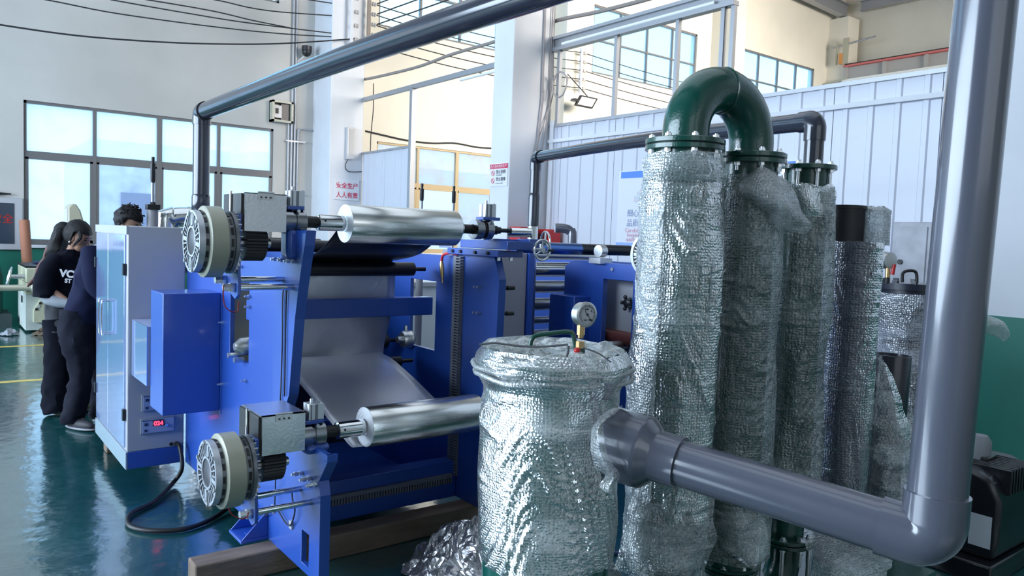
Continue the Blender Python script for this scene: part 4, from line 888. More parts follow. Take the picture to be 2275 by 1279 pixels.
MB().tube(smooth_path([Vector((o_.x, o_.y, 0)), o_+Vector((0, 0, -1.0)), o_+Vector((0, 0, -.1)), o_+Vector((-.01, .02, 0)), o_+Vector((-.06, .05, .03)), o_+Vector((-.14, .10, .03))]), .045, 20).build('pipe', PVC, t)
# ------------------------------------------------------------------ wrapped green columns
def wrap_shell(name, cx, cy, z0, z1, r, seed, m, parent, label=None, nu=130, nv=230, amp=.012, prof=None, a0=0, a1=2*PI, closed=True, lean=(0, 0)):
    rnd = random.Random(seed); off = Vector((seed*3.1, seed*1.7, 0)); mb = MB(); ph = [rnd.uniform(0, 6) for _ in range(6)]
    def fn(u, v):
        a = a0+(a1-a0)*(u % 1 if closed else u)+(.7 if closed else 0); z = z0+(z1-z0)*v; p = Vector((math.cos(a), math.sin(a), 0))
        q = p*1.1+Vector((0, 0, z*2.2))+off
        d = noise.noise(q*1.3)*1.6
        k = .55+.9*noise.noise(p*.8+Vector((0, 0, z*1.3))+off); ar = (a if closed else a)*r
        ac, al = z+k*ar, ar-k*z
        w = 1-abs(noise.noise(Vector((ac*11, al*2.2, seed*5.3))))*2.4; w2 = 1-abs(noise.noise(Vector((ac*27, al*5, seed*2.3+9))))*2.4
        mk = min(1, max(0, .5+2.2*noise.noise(Vector((p.x*1.5, p.y*1.5, z*4+seed)))))
        rr = r*(prof(v) if prof else 1)+amp*(d*.9+mk*(.75*max(0, w)**3+.40*max(0, w2)**2))
        return Vector((cx+lean[0]*v+p.x*rr, cy+lean[1]*v+p.y*rr, z+.01*noise.noise(q*2)))
    mb.grid(nu, nv, fn)
    return mb.build(name, m, parent, label=label)
def flange(cx, cy, z, r, th, bolts, parent, n=8, double=True, ang=.2, long_=False):
    f = MB().lathe((cx, cy, z), (0, 0, 1), [(0, r-.002), (.002, r), (th-.002, r), (th, r-.002)], 56).build('flange', GREEN, parent)
    if double:
        MB().lathe((cx, cy, z+th+.001), (0, 0, 1), [(0, r*.93), (.003, r*.93)], 48).build('gasket', BLACK, f)
        MB().lathe((cx, cy, z+th+.004), (0, 0, 1), [(0, r-.002), (.002, r), (th-.002, r), (th, r-.002)], 56).build('upper_flange', GREEN, f)
    top = z+th+(th+.004 if double else 0)
    for k in range(n):
        a = ang+2*PI*k/n; x, y = cx+(r-.022)*math.cos(a), cy+(r-.022)*math.sin(a)
        L = .075 if long_ else .03
        MB().hexa((x, y, top), (0, 0, 1), .0125, .011).cyl((x, y, top), (x, y, top+.016), .0075, n=10).cyl((x, y, top), (x, y, top+.002), .016, n=16).hexa((x, y, z-.012), (0, 0, 1), .0125, .012).cyl((x, y, z-L), (x, y, top), .007, n=10).build('bolt', ZINC, parent)
def green_column(cx, cy, r, label, wr, seed, m, fz, fr, tube_r, z0=.42, z1=1.93, double=True, amp=.012, lf=None, prof=None, wl=None, long_=False):
    t = thing('filter_column', label, 'column', (cx, cy, .3), 'filter columns wrapped in plastic')
    MB().cyl((cx, cy, z0-.05), (cx, cy, fz), tube_r, n=40).build('column_tube', GREEN, t)
    flange(cx, cy, fz, fr, .019, 8, t, double=double, long_=long_)
    wrap_shell('bubble_wrap', cx, cy, z0, z1, wr, seed, m, t, wl, amp=amp, prof=prof)
    return t
T1, T2, T3, T4 = (2.251, 1.902), (2.604, 1.866), (2.95, 1.83), (3.30, 1.79)
p1 = lambda v: .93+.10*math.sin(v*3.0)-.10*max(0, v-.90)/.10-.06*max(0, .06-v)/.06
t1 = green_column(*T1, .150, 'tallest front green filter column in bubble wrap, nearest the tank', .152, 1, BW, 1.945, .146, .118, z0=.40, z1=1.93, prof=p1)
# second layer of wrap hanging on the left side of the front column: brighter, doubled
wrap_shell('wrap_overlap', *T1, .36, 1.90, .158, 7, BWW, t1, 'whiter doubled strip of bubble wrap down the left side', nu=50, nv=200, amp=.012, a0=PI*.72, a1=PI*1.10, closed=False, prof=p1)
t2 = green_column(*T2, .150, 'second green filter column, its wrap flaring into a loose flap at the top', .150, 2, BW, 1.925, .138, .108, z0=.36, z1=1.88, prof=lambda v: .97+.05*math.sin(v*4+1)-.12*max(0, v-.92)/.08)
t3 = green_column(*T3, .118, 'third green filter column, right of the two joined by the bend', .122, 3, BW, 1.93, .118, .088, z0=.50, z1=1.86, double=False, amp=.014, long_=True, prof=lambda v: .97+.07*math.sin(v*9+1))
def flap(name, parent, m, pts, label=None, n=26, amp=.012, seed=1, solid=0):
    """loose sheet through a 2D net of control points (rows of equal length)"""
    rows = len(pts)-1; cols = len(pts[0])-1
    R_ = [smooth_path(r_, 8) for r_ in pts]; k = len(R_[0])
    C_ = [smooth_path([r_[i] for r_ in R_], 8) for i in range(k)]; h = len(C_[0]); mb = MB()
    def fn(u, v):
        p = C_[round(u*(k-1))][round(v*(h-1))].copy(); q = p*14+Vector((seed, 0, 0))
        return p+Vector((noise.noise(q), noise.noise(q+Vector((5, 0, 0))), noise.noise(q+Vector((0, 5, 0)))))*amp
    mb.grid(k-1, h-1, fn)
    return mb.build(name, m, parent, label=label)
flap('loose_flap', t2, BWF, [[dep(1640, 398, 2.95), dep(1690, 375, 2.9), dep(1735, 392, 2.9), dep(1758, 412, 2.95)],
                            [dep(1650, 425, 2.90), dep(1700, 425, 2.84), dep(1745, 440, 2.86), dep(1775, 455, 2.93)],
                            [dep(1668, 445, 2.90), dep(1715, 462, 2.84), dep(1762, 482, 2.86), dep(1803, 495, 2.95)],
                            [dep(1690, 470, 2.93), dep(1735, 500, 2.90), dep(1770, 520, 2.92), dep(1798, 512, 3.0)]], 'greyer loose flap of wrap folded out to the right', amp=.014)
flap('collar_flap', t1, BW, [[dep(1436, 345, 2.72), dep(1480, 338, 2.68), dep(1550, 335, 2.68), dep(1600, 342, 2.74)],
                            [dep(1424, 362, 2.74), dep(1480, 375, 2.68), dep(1550, 372, 2.68), dep(1612, 372, 2.75)],
                            [dep(1432, 395, 2.76), dep(1482, 400, 2.70), dep(1550, 400, 2.70), dep(1612, 410, 2.76)]], amp=.01, seed=3)
flap('hem', t1, BW, [[dep(1402, 1100, 2.85), dep(1450, 1120, 2.80), dep(1520, 1120, 2.80), dep(1585, 1110, 2.85)],
                     [dep(1392, 1165, 2.85), dep(1440, 1200, 2.78), dep(1510, 1215, 2.78), dep(1588, 1190, 2.84)],
                     [dep(1370, 1225, 2.86), dep(1430, 1262, 2.78), dep(1510, 1275, 2.76), dep(1570, 1262, 2.84)],
                     [dep(1365, 1262, 2.88), dep(1430, 1300, 2.78), dep(1510, 1320, 2.76), dep(1560, 1310, 2.84)]], amp=.02, seed=9)
flap('collar_flap', t3, BW, [[dep(1738, 398, 3.12), dep(1780, 408, 3.08), dep(1820, 412, 3.10), dep(1850, 408, 3.18)],
                            [dep(1745, 430, 3.12), dep(1785, 440, 3.07), dep(1825, 440, 3.10), dep(1858, 432, 3.18)],
                            [dep(1752, 480, 3.14), dep(1790, 480, 3.10), dep(1828, 480, 3.12), dep(1853, 480, 3.2)]], amp=.01, seed=5)
flap('lower_hem', t2, BW, [[dep(1600, 1120, 3.0), dep(1640, 1130, 2.96), dep(1690, 1120, 3.0)],
                          [dep(1590, 1180, 3.0), dep(1645, 1190, 2.94), dep(1705, 1165, 2.98)],
                          [dep(1600, 1215, 3.0), dep(1655, 1245, 2.92), dep(1710, 1200, 2.96)],
                          [dep(1625, 1225, 3.0), dep(1675, 1272, 2.92), dep(1690, 1250, 2.98)]], amp=.018, seed=11)
# the green return bend on top of columns one and two
ub = thing('return_bend', 'dark green U-shaped pipe bend bolted on top of the first two columns', 'pipe', (2.43, 1.885, 1.99))
A, B_ = Vector((*T1, 1.985)), Vector((*T2, 1.965)); h_ = (B_-A)/2; c_ = (A+B_)/2; R_ = h_.length
pts = [A+Vector((0, 0, -.002)), A+Vector((0, 0, .02))]
cc = c_+Vector((0, 0, .035)); hu = h_.normalized()
pts += [cc-hu*(R_*math.cos(t))+Vector((0, 0, R_*math.sin(t)*1.02)) for t in [PI*k/28 for k in range(29)]]+[B_+Vector((0, 0, .02)), B_+Vector((0, 0, -.002))]
MB().tube(pts, .0855, 44).build('bend', GREEN, ub)
w0 = cc+Vector((0, 0, R_*1.02)); WELD = mat('weld_bead', (.02, .10, .07), .3, coat=.5)
MB().tube([w0+Vector((0, 0, .0865*math.cos(t)))+Vector((h_.y, -h_.x, 0)).normalized()*(.0865*math.sin(t)) for t in [2*PI*k/40 for k in range(40)]], .0035, 8, closed=True).build('weld_seam', WELD, ub)
# lower return bend and bottom flanges
lb = thing('lower_return_bend', 'lower green bend with bolted round flanges near the floor', 'pipe', (2.78, 1.85, 0))
A, B_ = Vector((*T2, .30)), Vector((*T3, .335)); h_ = (B_-A)/2; cc = (A+B_)/2+Vector((0, 0, -.06)); R_ = h_.length; hu = h_.normalized()
MB().tube([A+Vector((0, 0, .01))]+[cc-hu*(R_*math.cos(t))-Vector((0, 0, R_*math.sin(t))) for t in [PI*k/20 for k in range(21)]]+[B_+Vector((0, 0, .01))], .070, 36).build('bend', GREEN, lb)
flange(*T2, .285, .120, .016, 8, lb, ang=.5, long_=True); flange(*T3, .335, .118, .016, 8, lb, ang=.5, long_=True)
for a in (.5, 2.07, 3.64, 5.2):
    x, y = T3[0]+.10*math.cos(a), T3[1]+.10*math.sin(a); MB().cyl((x, y, .2), (x, y, .34), .009, n=12).build('threaded_leg', ZINC, lb)
MB().cyl((*T3, .36), (*T3, .5), .075, n=36).build('bottom_neck', GREEN, lb); MB().cyl((*T2, .31), (*T2, .42), .075, n=36).build('bottom_neck', GREEN, lb)
# floor plinths holding the columns
st = MB().cyl((*T1, .2), (*T1, .37), .05).cyl((*T1, .2), (*T1, .215), .14); tag(st.build('column_stand', GREEN), 'green steel stand under the front wrapped column', 'stand')
# dark fourth column
t4 = thing('dark_filter_column', 'dark column in thin bubble wrap with a black cap, fourth in the row', 'column', (*T4, 0), 'filter columns wrapped in plastic')
MB().cyl((*T4, 0), (*T4, 1.64), .098, n=40).build('column_tube', mat('navy_tube', (.018, .020, .045), .3, coat=.3), t4)
MB().cyl((T4[0]-.03, T4[1]+.04, 1.64), (T4[0]-.03, T4[1]+.04, 1.785), .085, n=36).cyl((T4[0]-.03, T4[1]+.04, 1.785), (T4[0]-.03, T4[1]+.04, 1.80), .09, n=36).build('black_cap', BLACK, t4)
wrap_shell('thin_wrap', *T4, .52, 1.645, .117, 4, BWD, t4, amp=.007, nv=200)
wrap_shell('cap_wrap', T4[0]+.05, T4[1]-.06, 1.63, 1.80, .062, 6, BWW, t4, 'whiter bag of wrap over the cap', amp=.006, nu=60, nv=40, prof=lambda v: 1.05-.15*v-.45*max(0, v-.9)/.1)
MB().lathe((*T4, .5), (0, 0, 1), [(0, .10), (.01, .112), (.03, .112), (.04, .10)], 40).build('base_ring', mat('navy_tube', (.018, .020, .045)), t4)
# ------------------------------------------------------------------ wrapped filter tank
TK = (1.645, 1.90)
tk = thing('wrapped_tank', 'round green tank swathed in clear bubble wrap with a gauge on its lid', 'tank', (*TK, 0))
MB().lathe((*TK, .30), (0, 0, 1), [(0, .10), (.03, .16), (.07, .198), (.12, .212), (.88, .212), (.885, .235), (.91, .235), (.912, .22), (.93, .225), (.94, .215)], 64).build('tank_shell', mat('green_tank', (.006, .105, .078), .25, coat=.5), tk)
for k in range(3):
    a = 2*PI*k/3+.5; MB().box(TK[0]+.15*math.cos(a)-.02, TK[0]+.15*math.cos(a)+.02, TK[1]+.15*math.sin(a)-.02, TK[1]+.15*math.sin(a)+.02, 0, .40).build('leg', GREEN, tk)
def tprof(v):
    z = .555+.695*v
    return 1.0+.010*math.sin(v*7+.5)+(.14*max(0, (z-1.12)/.06) if z < 1.18 else .14)-(.10*max(0, (z-1.215)/.035))-.02*max(0, .1-v)/.1
wrap_shell('bubble_wrap', *TK, .555, 1.25, .226, 12, BWT, tk, nu=190, nv=230, amp=.014, prof=tprof)
mb = MB()
def lid(u, v):
    a = 2*PI*(u % 1); r = .232*(1-v); p = Vector((math.cos(a)*r, math.sin(a)*r, 0))
    return Vector((TK[0]+p.x, TK[1]+p.y, 1.243+.012*noise.noise(p*16)+.016*noise.noise(p*30+Vector((3, 0, 0)))+.02*max(0, noise.noise(p*9+Vector((0, 7, 0))))-.01*v))
mb.grid(120, 26, lid); mb.build('lid_wrap', BWT, tk)
# belt of scrunched film at the rim
for k, (zz, rr_) in enumerate(((1.165, .258), (1.19, .262))):
    mb = MB().tube([Vector((TK[0]+(rr_+.008*noise.noise(Vector((math.cos(t)*3, math.sin(t)*3, k*4))))*math.cos(t), TK[1]+(rr_+.008*noise.noise(Vector((math.cos(t)*3, math.sin(t)*3, k*4))))*math.sin(t), zz+.012*noise.noise(Vector((math.cos(t)*2, math.sin(t)*2, 9+k*4))))) for t in [2*PI*q/120 for q in range(120)]], .008, 8, closed=True)
    mb.build('rim_fold', BWT, tk)
G = mat('handle_green', (.004, .06, .04), .3, coat=.4)
hp = [dep(*p, 2.47) for p in ((1178, 772), (1181, 755), (1192, 745), (1225, 740), (1262, 737), (1274, 745), (1279, 780))]
MB().tube(smooth_path(hp, 6), .0075, 12).build('lid_handle', G, tk)
MB().tube(smooth_path([dep(*p, 2.33) for p in ((1065, 765), (1100, 762), (1150, 768), (1200, 770), (1262, 765))]), .0035, 6).tube(smooth_path([dep(*p, 2.30) for p in ((1262, 768), (1262, 780), (1255, 800), (1242, 818))]), .004, 6).tube(smooth_path([dep(*p, 2.3) for p in ((1295, 772), (1330, 785), (1358, 805))]), .0025, 6).build('string', mat('string', (.12, .12, .13), .8), tk)
gx = dep(1297, 698, 2.42); gb = dep(1289, 775, 2.42)
gg = MB().lathe(gx+Vector((.0, .018, 0)), (-.10, -1, .03), [(0, .030), (.004, .037), (.028, .037), (.029, .040), (.036, .040), (.038, .036)], 48).build('pressure_gauge', STEEL, tk)
nrm = Vector((-.10, -1, .03)).normalized(); gu = Vector((nrm.y, -nrm.x, 0)).normalized()*-1; gw = nrm.cross(gu)*1
gc = gx+Vector((0, .018, 0))+nrm*.0385
MB().cyl(gc-nrm*.001, gc, .034, n=40).build('dial', mat('dial_face', (.62, .62, .66), .4), gg)
if gw.z < 0: gw = -gw
mb = MB()
for k in range(28):
    a = -PI*.25+1.5*PI*k/27; e = gu*math.cos(a)+gw*math.sin(a); mb.obox(gc+nrm*.0008+e*.026, e*(.0035 if k % 3 == 0 else .0018), e.cross(nrm)*.0006, nrm*.0003)
mb.ring(gc, nrm, .0295, .0302, 0, .0008).build('scale_marks', mat('mark_black', (.02, .02, .02), .5), gg, kind='stuff')
e = gu*.62-gw*.78; MB().obox(gc+nrm*.002+e*.006, e*.022, e.cross(nrm)*.0008, nrm*.0004).cyl(gc, gc+nrm*.003, .0035).build('needle', mat('mark_black', (.02, .02, .02)), gg)
text('-0.1  MPa', .009, gg, mat('mark_black', (.02, .02, .02)), gc+nrm*.001-gu*.014-gw*.020, gu, gw)
text('0', .008, gg, mat('mark_black', (.02, .02, .02)), gc+nrm*.001+gu*.013+gw*.008, gu, gw); text('-0.06', .008, gg, mat('mark_black', (.02, .02, .02)), gc+nrm*.001-gu*.012+gw*.014, gu, gw)
MB().hexa((gb.x, gb.y, gb.z+.045), (0, 0, 1), .013, .030).cyl((gb.x, gb.y, gb.z+.035), (gb.x, gb.y, gx.z-.03), .0095).hexa((gb.x, gb.y, gb.z), (0, 0, 1), .0145, .025).build('brass_fitting', BRASS, tk)
MB().cyl((gb.x, gb.y, gb.z-.02), (gb.x, gb.y, gb.z+.004), .016).build('boss', GREEN, tk)
MB().ball(gb+Vector((-.022, -.01, -.002)), .011, .011, .01, 14, 8).build('red_cap', RED, tk)
flap('torn_wrap', tk, BWT, [[dep(1335, 920, 2.33), dep(1360, 905, 2.3), dep(1390, 905, 2.32)],
                           [dep(1312, 985, 2.30), dep(1330, 960, 2.26), dep(1345, 935, 2.28)],
                           [dep(1318, 1035, 2.30), dep(1335, 1020, 2.26), dep(1342, 1000, 2.27)],
                           [dep(1345, 1055, 2.30), dep(1362, 1062, 2.26), dep(1380, 1055, 2.28)],
                           [dep(1342, 1085, 2.30), dep(1358, 1092, 2.27), dep(1378, 1068, 2.28)]], amp=.02, seed=21)
# outlet stub of the tank
MB().cyl(Vector((*TK, .975)), tankP+hd*.06, .098, n=40).build('outlet_stub', mat('green_tank', (.006, .105, .078)), tk)
# ------------------------------------------------------------------ scraps on the floor
def scrap(label, c, sx_, sy_, sz, m, seed, name='foil_scrap', cat='scrap'):
    rnd = random.Random(seed); mb = MB(); o = Vector((seed*9.1, 0, 0))
    def fn(u, v):
        a = 2*PI*(u % 1); r = v; x, y = math.cos(a)*r*sx_*(1+.25*noise.noise(Vector((math.cos(a)*1.5, math.sin(a)*1.5, seed)))), math.sin(a)*r*sy_*(1+.25*noise.noise(Vector((math.cos(a)*1.5, math.sin(a)*1.5, seed+5))))
        q = Vector((x*9, y*9, 0))+o; h = (1-v**1.6)*sz*(1+.3*noise.noise(q))
        d = (1-abs(noise.noise(q*1.4))*2.2)*.045+(1-abs(noise.noise(q*2.8))*2.2)*.024+(1-abs(noise.noise(q*6))*2.2)*.008
        return Vector((c[0]+x+.03*noise.noise(q*2+Vector((9, 0, 0))), c[1]+y+.03*noise.noise(q*2+Vector((0, 9, 0))), max(.003, c[2]+h+d*(1-v*.75))))
    mb.grid(110, 46, fn); o_ = mb.build(name, m, smooth=False); return tag(o_, label, cat)
q = onz(1025, 1228, .10)
scrap('crumpled heap of silver foil scrap on the floor left of the tank', (q.x+.05, q.y, 0), .26, .34, .20, SCRAP, 1)
q = onz(960, 1262, .02); scrap('flat torn corner of silver foil at the left of the scrap heap', (q.x, q.y, 0), .16, .13, .03, SCRAP, 5)
scrap('crumpled clear wrap on the floor between the tank and the front column', (2.07, 2.12, .20), .18, .14, .17, BWW, 3, 'plastic_scrap')
scrap('crumpled wrap lying below the second column', (2.38, 1.62, .20), .22, .12, .10, BWW, 8, 'plastic_scrap')
sk = thing('column_skid', 'low green steel skid carrying the wrapped filter columns', 'skid', (2.75, 1.85, 0))
MB().box(1.95, 3.55, 1.45, 2.30, .17, .20).build('deck', GREEN, sk, bevel=.004)
for y in (1.5, 2.22): MB().box(1.95, 3.55, y, y+.05, 0, .17).build('runner', GREEN, sk)
# ------------------------------------------------------------------ black tank, bin, pump behind the big pipe
c = dep(2030, 630, 4.15)
bt = thing('black_tank', 'black lidded tank under crinkled wrap behind the big vertical pipe', 'tank', (c.x, c.y, 0))
NV = mat('navy_black', (.012, .014, .028), .3, coat=.3)
MB().cyl((c.x, c.y, .2), (c.x, c.y, c.z-.03), .19, n=48).build('shell', NV, bt); MB().cyl((c.x, c.y, c.z-.03), (c.x, c.y, c.z+.005), .215, n=56).build('lid', NV, bt); MB().cyl((c.x, c.y, 0), (c.x, c.y, .2), .12).build('foot', NV, bt)
for k in range(14):
    a = 2*PI*k/14; MB().box(c.x+.2*math.cos(a)-.012, c.x+.2*math.cos(a)+.012, c.y+.2*math.sin(a)-.012, c.y+.2*math.sin(a)+.012, c.z, c.z+.02).build('lid_clamp', NV, bt)
MB().tube(smooth_path([dep(*p, 4.05) for p in ((2005, 627), (2006, 607), (2020, 601), (2035, 605), (2037, 628))]), .008).build('lid_handle', BLACK, bt)
wrap_shell('wrap', c.x, c.y, .25, c.z-.05, .212, 31, wrapmat('crinkled_wrap', (.66, .70, .80), .12, .55, cell=90, wr=6), bt, amp=.02, nu=120, nv=160)
gq = dep(1974, 578, 4.05)
k = MB().lathe(gq, Vector((.35, .9, 0)), [(-.018, .03), (-.016, .042), (.012, .042), (.016, .046), (.022, .046)], 36).build('gauge', STEEL, bt)
MB().cyl(gq+Vector((0, 0, -.1)), gq+Vector((0, 0, -.03)), .012).build('gauge_stem', BRASS, bt); MB().cyl(gq+Vector((.01, -.02, -.075)), gq+Vector((.015, -.025, -.02)), .010).build('red_valve', RED, bt)
MB().cyl((gq.x, gq.y, c.z), (gq.x, gq.y, gq.z-.09), .013).build('gauge_base', BLACK, bt)
c = dep(1976, 788, 3.62)
bn = thing('black_bin', 'plain black cylinder standing between the dark column and the big pipe', 'bin', (c.x, c.y, 0))
MB().lathe((c.x, c.y, 0), (.02, 0, 1), [(0, .08), (c.z-.005, .086), (c.z, .084), (c.z+.001, .076), (c.z-.02, .074)], 40).build('body', NV, bn)
ws = thing('loose_wrap_sheet', 'big loose sheet of clear wrap slumped beside the dark column', 'wrap', dep(1960, 1195, 3.4))
flap('sheet', ws, BW, [[dep(1955, 790, 3.45), dep(1975, 860, 3.42), dep(2005, 930, 3.4), dep(2030, 900, 3.45)],
                      [dep(1940, 900, 3.42), dep(1970, 980, 3.35), dep(2010, 1010, 3.33), dep(2035, 980, 3.4)],
                      [dep(1925, 1010, 3.42), dep(1960, 1060, 3.3), dep(2005, 1080, 3.3), dep(2040, 1060, 3.4)],
                      [dep(1905, 1120, 3.42), dep(1950, 1150, 3.3), dep(2000, 1150, 3.3), dep(2040, 1150, 3.4)]], amp=.03, seed=41)
flap('sheet', ws, BWD, [[dep(1945, 770, 3.5), dep(1965, 800, 3.48), dep(1985, 830, 3.5)],
                       [dep(1945, 850, 3.5), dep(1985, 900, 3.46), dep(2015, 930, 3.5)],
                       [dep(1945, 900, 3.5), dep(1995, 960, 3.46), dep(2025, 985, 3.5)]], amp=.01, seed=43)
ws2 = thing('draped_wrap', 'wrap sheet spread over the floor plinth right of the lower bend', 'wrap', dep(1840, 1230, 3.0))
flap('sheet', ws2, BW, [[dep(1790, 1180, 3.1), dep(1850, 1190, 3.1), dep(1920, 1215, 3.1), dep(1990, 1235, 3.1)],
                       [dep(1795, 1225, 3.0), dep(1850, 1235, 2.95), dep(1910, 1250, 2.95), dep(1980, 1262, 3.0)],
                       [dep(1800, 1262, 2.95), dep(1850, 1275, 2.85), dep(1910, 1285, 2.85), dep(1960, 1290, 2.9)],
                       [dep(1810, 1310, 2.95), dep(1850, 1320, 2.85), dep(1910, 1330, 2.85), dep(1960, 1330, 2.9)]], amp=.02, seed=47)
flap('wrap_corner', bt, BWF, [[dep(2150, 690, 4.2), dep(2185, 698, 4.2), dep(2215, 708, 4.2), dep(2228, 716, 4.2)],
                        [dep(2150, 715, 4.18), dep(2190, 718, 4.16), dep(2220, 722, 4.16), dep(2244, 735, 4.2)],
                        [dep(2150, 738, 4.2), dep(2190, 736, 4.18), dep(2214, 742, 4.18), dep(2240, 748, 4.2)],
                        [dep(2150, 742, 4.2), dep(2192, 740, 4.2), dep(2216, 750, 4.2), dep(2228, 758, 4.2)]], 'pale corner of bubble wrap sticking out right of the big pipe', amp=.012, seed=49)
# pump
pc = onz(2190, 1205, .02)
pc = Vector((4.45, 1.62, 0))
pm = thing('vacuum_pump', 'black ribbed vacuum pump with a white label on the floor behind the pipe', 'pump', tuple(pc))
PB = mat('pump_black', (.010, .011, .016), .3, coat=.2)
x0, y0 = pc.x, pc.y
MB().box(x0-.38, x0+.32, y0-.20, y0+.20, .0, .10).build('base', PB, pm, bevel=.01)
MB().prism('x', [[(y0+.17, .10), (y0-.17, .10), (y0-.19, .20), (y0-.19, .40), (y0-.14, .50), (y0-.05, .535), (y0+.10, .535), (y0+.17, .48)]], x0-.30, x0+.22).build('housing', PB, pm, bevel=.03)
for k in range(9):
    yy = y0-.165+.01*k; MB().box(x0-.20+.035*k, x0-.185+.035*k, y0-.197, y0+.10, .42, .545).build('rib', PB, pm, bevel=.004)
MB().box(x0-.1, x0+.02, y0-.05, y0+.05, .535, .56).build('top_plug', PB, pm, bevel=.006)
LBL = mat('label_white', (.62, .66, .70), .5)
MB().box(x0-.304, x0-.300, y0-.02, y0+.12, .30, .46).build('label', LBL, pm)
MB().box(x0-.304, x0-.300, y0-.16, y0-.06, .16, .32).build('label', LBL, pm)
mb = MB()
for k in range(8): mb.box(x0-.306, x0-.303, y0-.01, y0+.10-.01*(k % 3), .315+.017*k, .320+.017*k)
mb.build('label_print', mat('print_grey', (.12, .13, .16), .6), pm, kind='stuff')
MB().lathe((x0+.22, y0, .30), (1, 0, 0), [(0, .15), (.02, .16), (.28, .15), (.30, .10)], 36).build('motor', PB, pm)
MB().lathe((x0-.05, y0+.02, .53), (0, 0, 1), [(0, .06), (.10, .06), (.13, .04)], 24).build('intake', mat('grey_cast', (.25, .26, .28), .5), pm)
t = thing('hose_pile', 'black corrugated hoses heaped by the green wall at the right edge', 'hose', (5.6, 1.75, 0))
for k in range(4):
    MB().tube(smooth_path([dep(2235+8*k, 1040+k*22, 5.2), dep(2262, 1055+k*22, 5.1+.05*k), dep(2290, 1085+k*18, 5.0), dep(2330, 1090+k*20, 5.0)]), .035, 14).build('hose', BLACK, t)
solo(MB().tube(smooth_path([(2.05, 3.1, .012), (2.3, 2.95, .012), (2.6, 2.85, .012), (2.9, 2.6, .012)]), .011), 'floor_cable', mat('blue_hose', (.02, .04, .12), .4), 'dark blue cable on the floor behind the tank', 'cable')
# ------------------------------------------------------------------ people
RV = Vector((math.cos(YAW), -math.sin(YAW), 0)); FV = Vector((math.sin(YAW), math.cos(YAW), 0)); ZV = Vector((0, 0, 1))
class Figure:
    def __init__(s, base): s.b = Vector(base)
    def p(s, r, f, z): return s.b+RV*r+FV*f+ZV*z
    def loft(s, name, rings, m, root, n=28, wr=.012, seed=0, label=None):
        """rings: (r, f, z, half-width along r, half-depth along f)"""
        mb = MB(); k = 6; P = smooth_path([Vector(q[:3]) for q in rings], k); A = smooth_path([Vector((q[3], q[4], 0)) for q in rings], k)
        def fn(u, v):
            i = round(v*(len(P)-1)); a = 2*PI*(u % 1); c = P[i]; e = A[i]
            d = wr*noise.noise(Vector((math.cos(a)*2.2+seed, math.sin(a)*2.2, c.z*7)))+wr*.6*noise.noise(Vector((math.cos(a)*4, math.sin(a)*4+seed, c.z*15)))
            return s.p(c.x+math.cos(a)*(e.x+d), c.y+math.sin(a)*(e.y+d), c.z)
        mb.grid(n, len(P)-1, fn); L = len(P)*(n+1)
        mb.f.append(tuple(range(n+1))); mb.f.append(tuple(range(L-n-1, L)))
        return mb.build(name, m, root, label=label)
    def tube(s, name, pts, rad, m, root, n=16, wr=.006, seed=0, label=None):
        P = smooth_path([s.p(*q) for q in pts], 5); R_ = [q.x for q in smooth_path([Vector((r, 0, 0)) for r in rad], 5)]
        mb = MB().tube(P, R_, n); c = s.b
        for v in mb.v: v += Vector((noise.noise(v*16+Vector((seed, 0, 0))), noise.noise(v*16+Vector((0, seed, 3))), 0))*wr
        return mb.build(name, m, root, label=label)
    def body(s, name, joints, edges, root):
        me = bpy.data.meshes.new(name); L = rootloc(root)
        me.from_pydata([tuple(s.p(*j[:3])-L) for j in joints], edges, []); o = bpy.data.objects.new(name, me); COL.objects.link(o); o.parent = root
        md = o.modifiers.new('skin', 'SKIN'); md.use_smooth_shade = True
        for i, j in enumerate(joints):
            sv = me.skin_vertices[0].data[i]; sv.radius = (j[3], j[4] if len(j) > 4 else j[3]); sv.use_root = (i == 0)
        sb = o.modifiers.new('sub', 'SUBSURF'); sb.levels = 2; sb.render_levels = 2
        me.materials.append(SKIN); return o
    def hand(s, w, d, root, side=1):
        """palm and five curled fingers, wrist at w, pointing along d"""
        w, d = Vector(w), Vector(d).normalized(); u = d.cross(ZV).normalized(); v = u.cross(d)
        mb = MB().ball(w+d*.045, .024, .045, .014, 14, 8, R=Matrix((v, d, u)).transposed())
        for k in range(4):
            b = w+d*.080+v*(.026-.017*k); L = (.062, .070, .066, .052)[k]
            mb.tube([b-d*.01, b+d*L*.45+u*.006*side, b+d*L*.8+u*.020*side, b+d*L*.92+u*.034*side], [.0085, .008, .0075, .006], 8)
        t = w+d*.03+v*.022; mb.tube([t, t+v*.022+d*.022, t+v*.028+d*.045+u*.012*side], [.010, .009, .007], 8)
        return mb.build('hand', SKIN, root)
wb = (.955, 7.30, 0)
wm = thing('person', 'person with long dark ponytail in a black printed tee and wide black trousers, looking down', 'person', wb)
F = Figure(wb)
J = [(-.02, 0, .88, .10, .13), (0, 0, 1.08, .085, .11), (.01, 0, 1.24, .09, .13), (.025, 0, 1.345, .042), (.05, 0, 1.40, .045), (.085, 0, 1.475, .072, .066), (.075, 0, 1.54, .06),
     (0, -.14, 1.27, .05), (-.04, -.19, 1.05, .038), (.13, -.20, .94, .03), (0, .14, 1.27, .05), (.02, .19, 1.05, .038), (.18, .17, .95, .03),
     (-.02, -.09, .82, .085), (.01, -.09, .46, .055), (-.02, -.09, .07, .035), (.09, -.09, .035, .03), (-.02, .09, .82, .085), (.02, .09, .46, .055), (.02, .09, .07, .035), (.13, .09, .035, .03)]
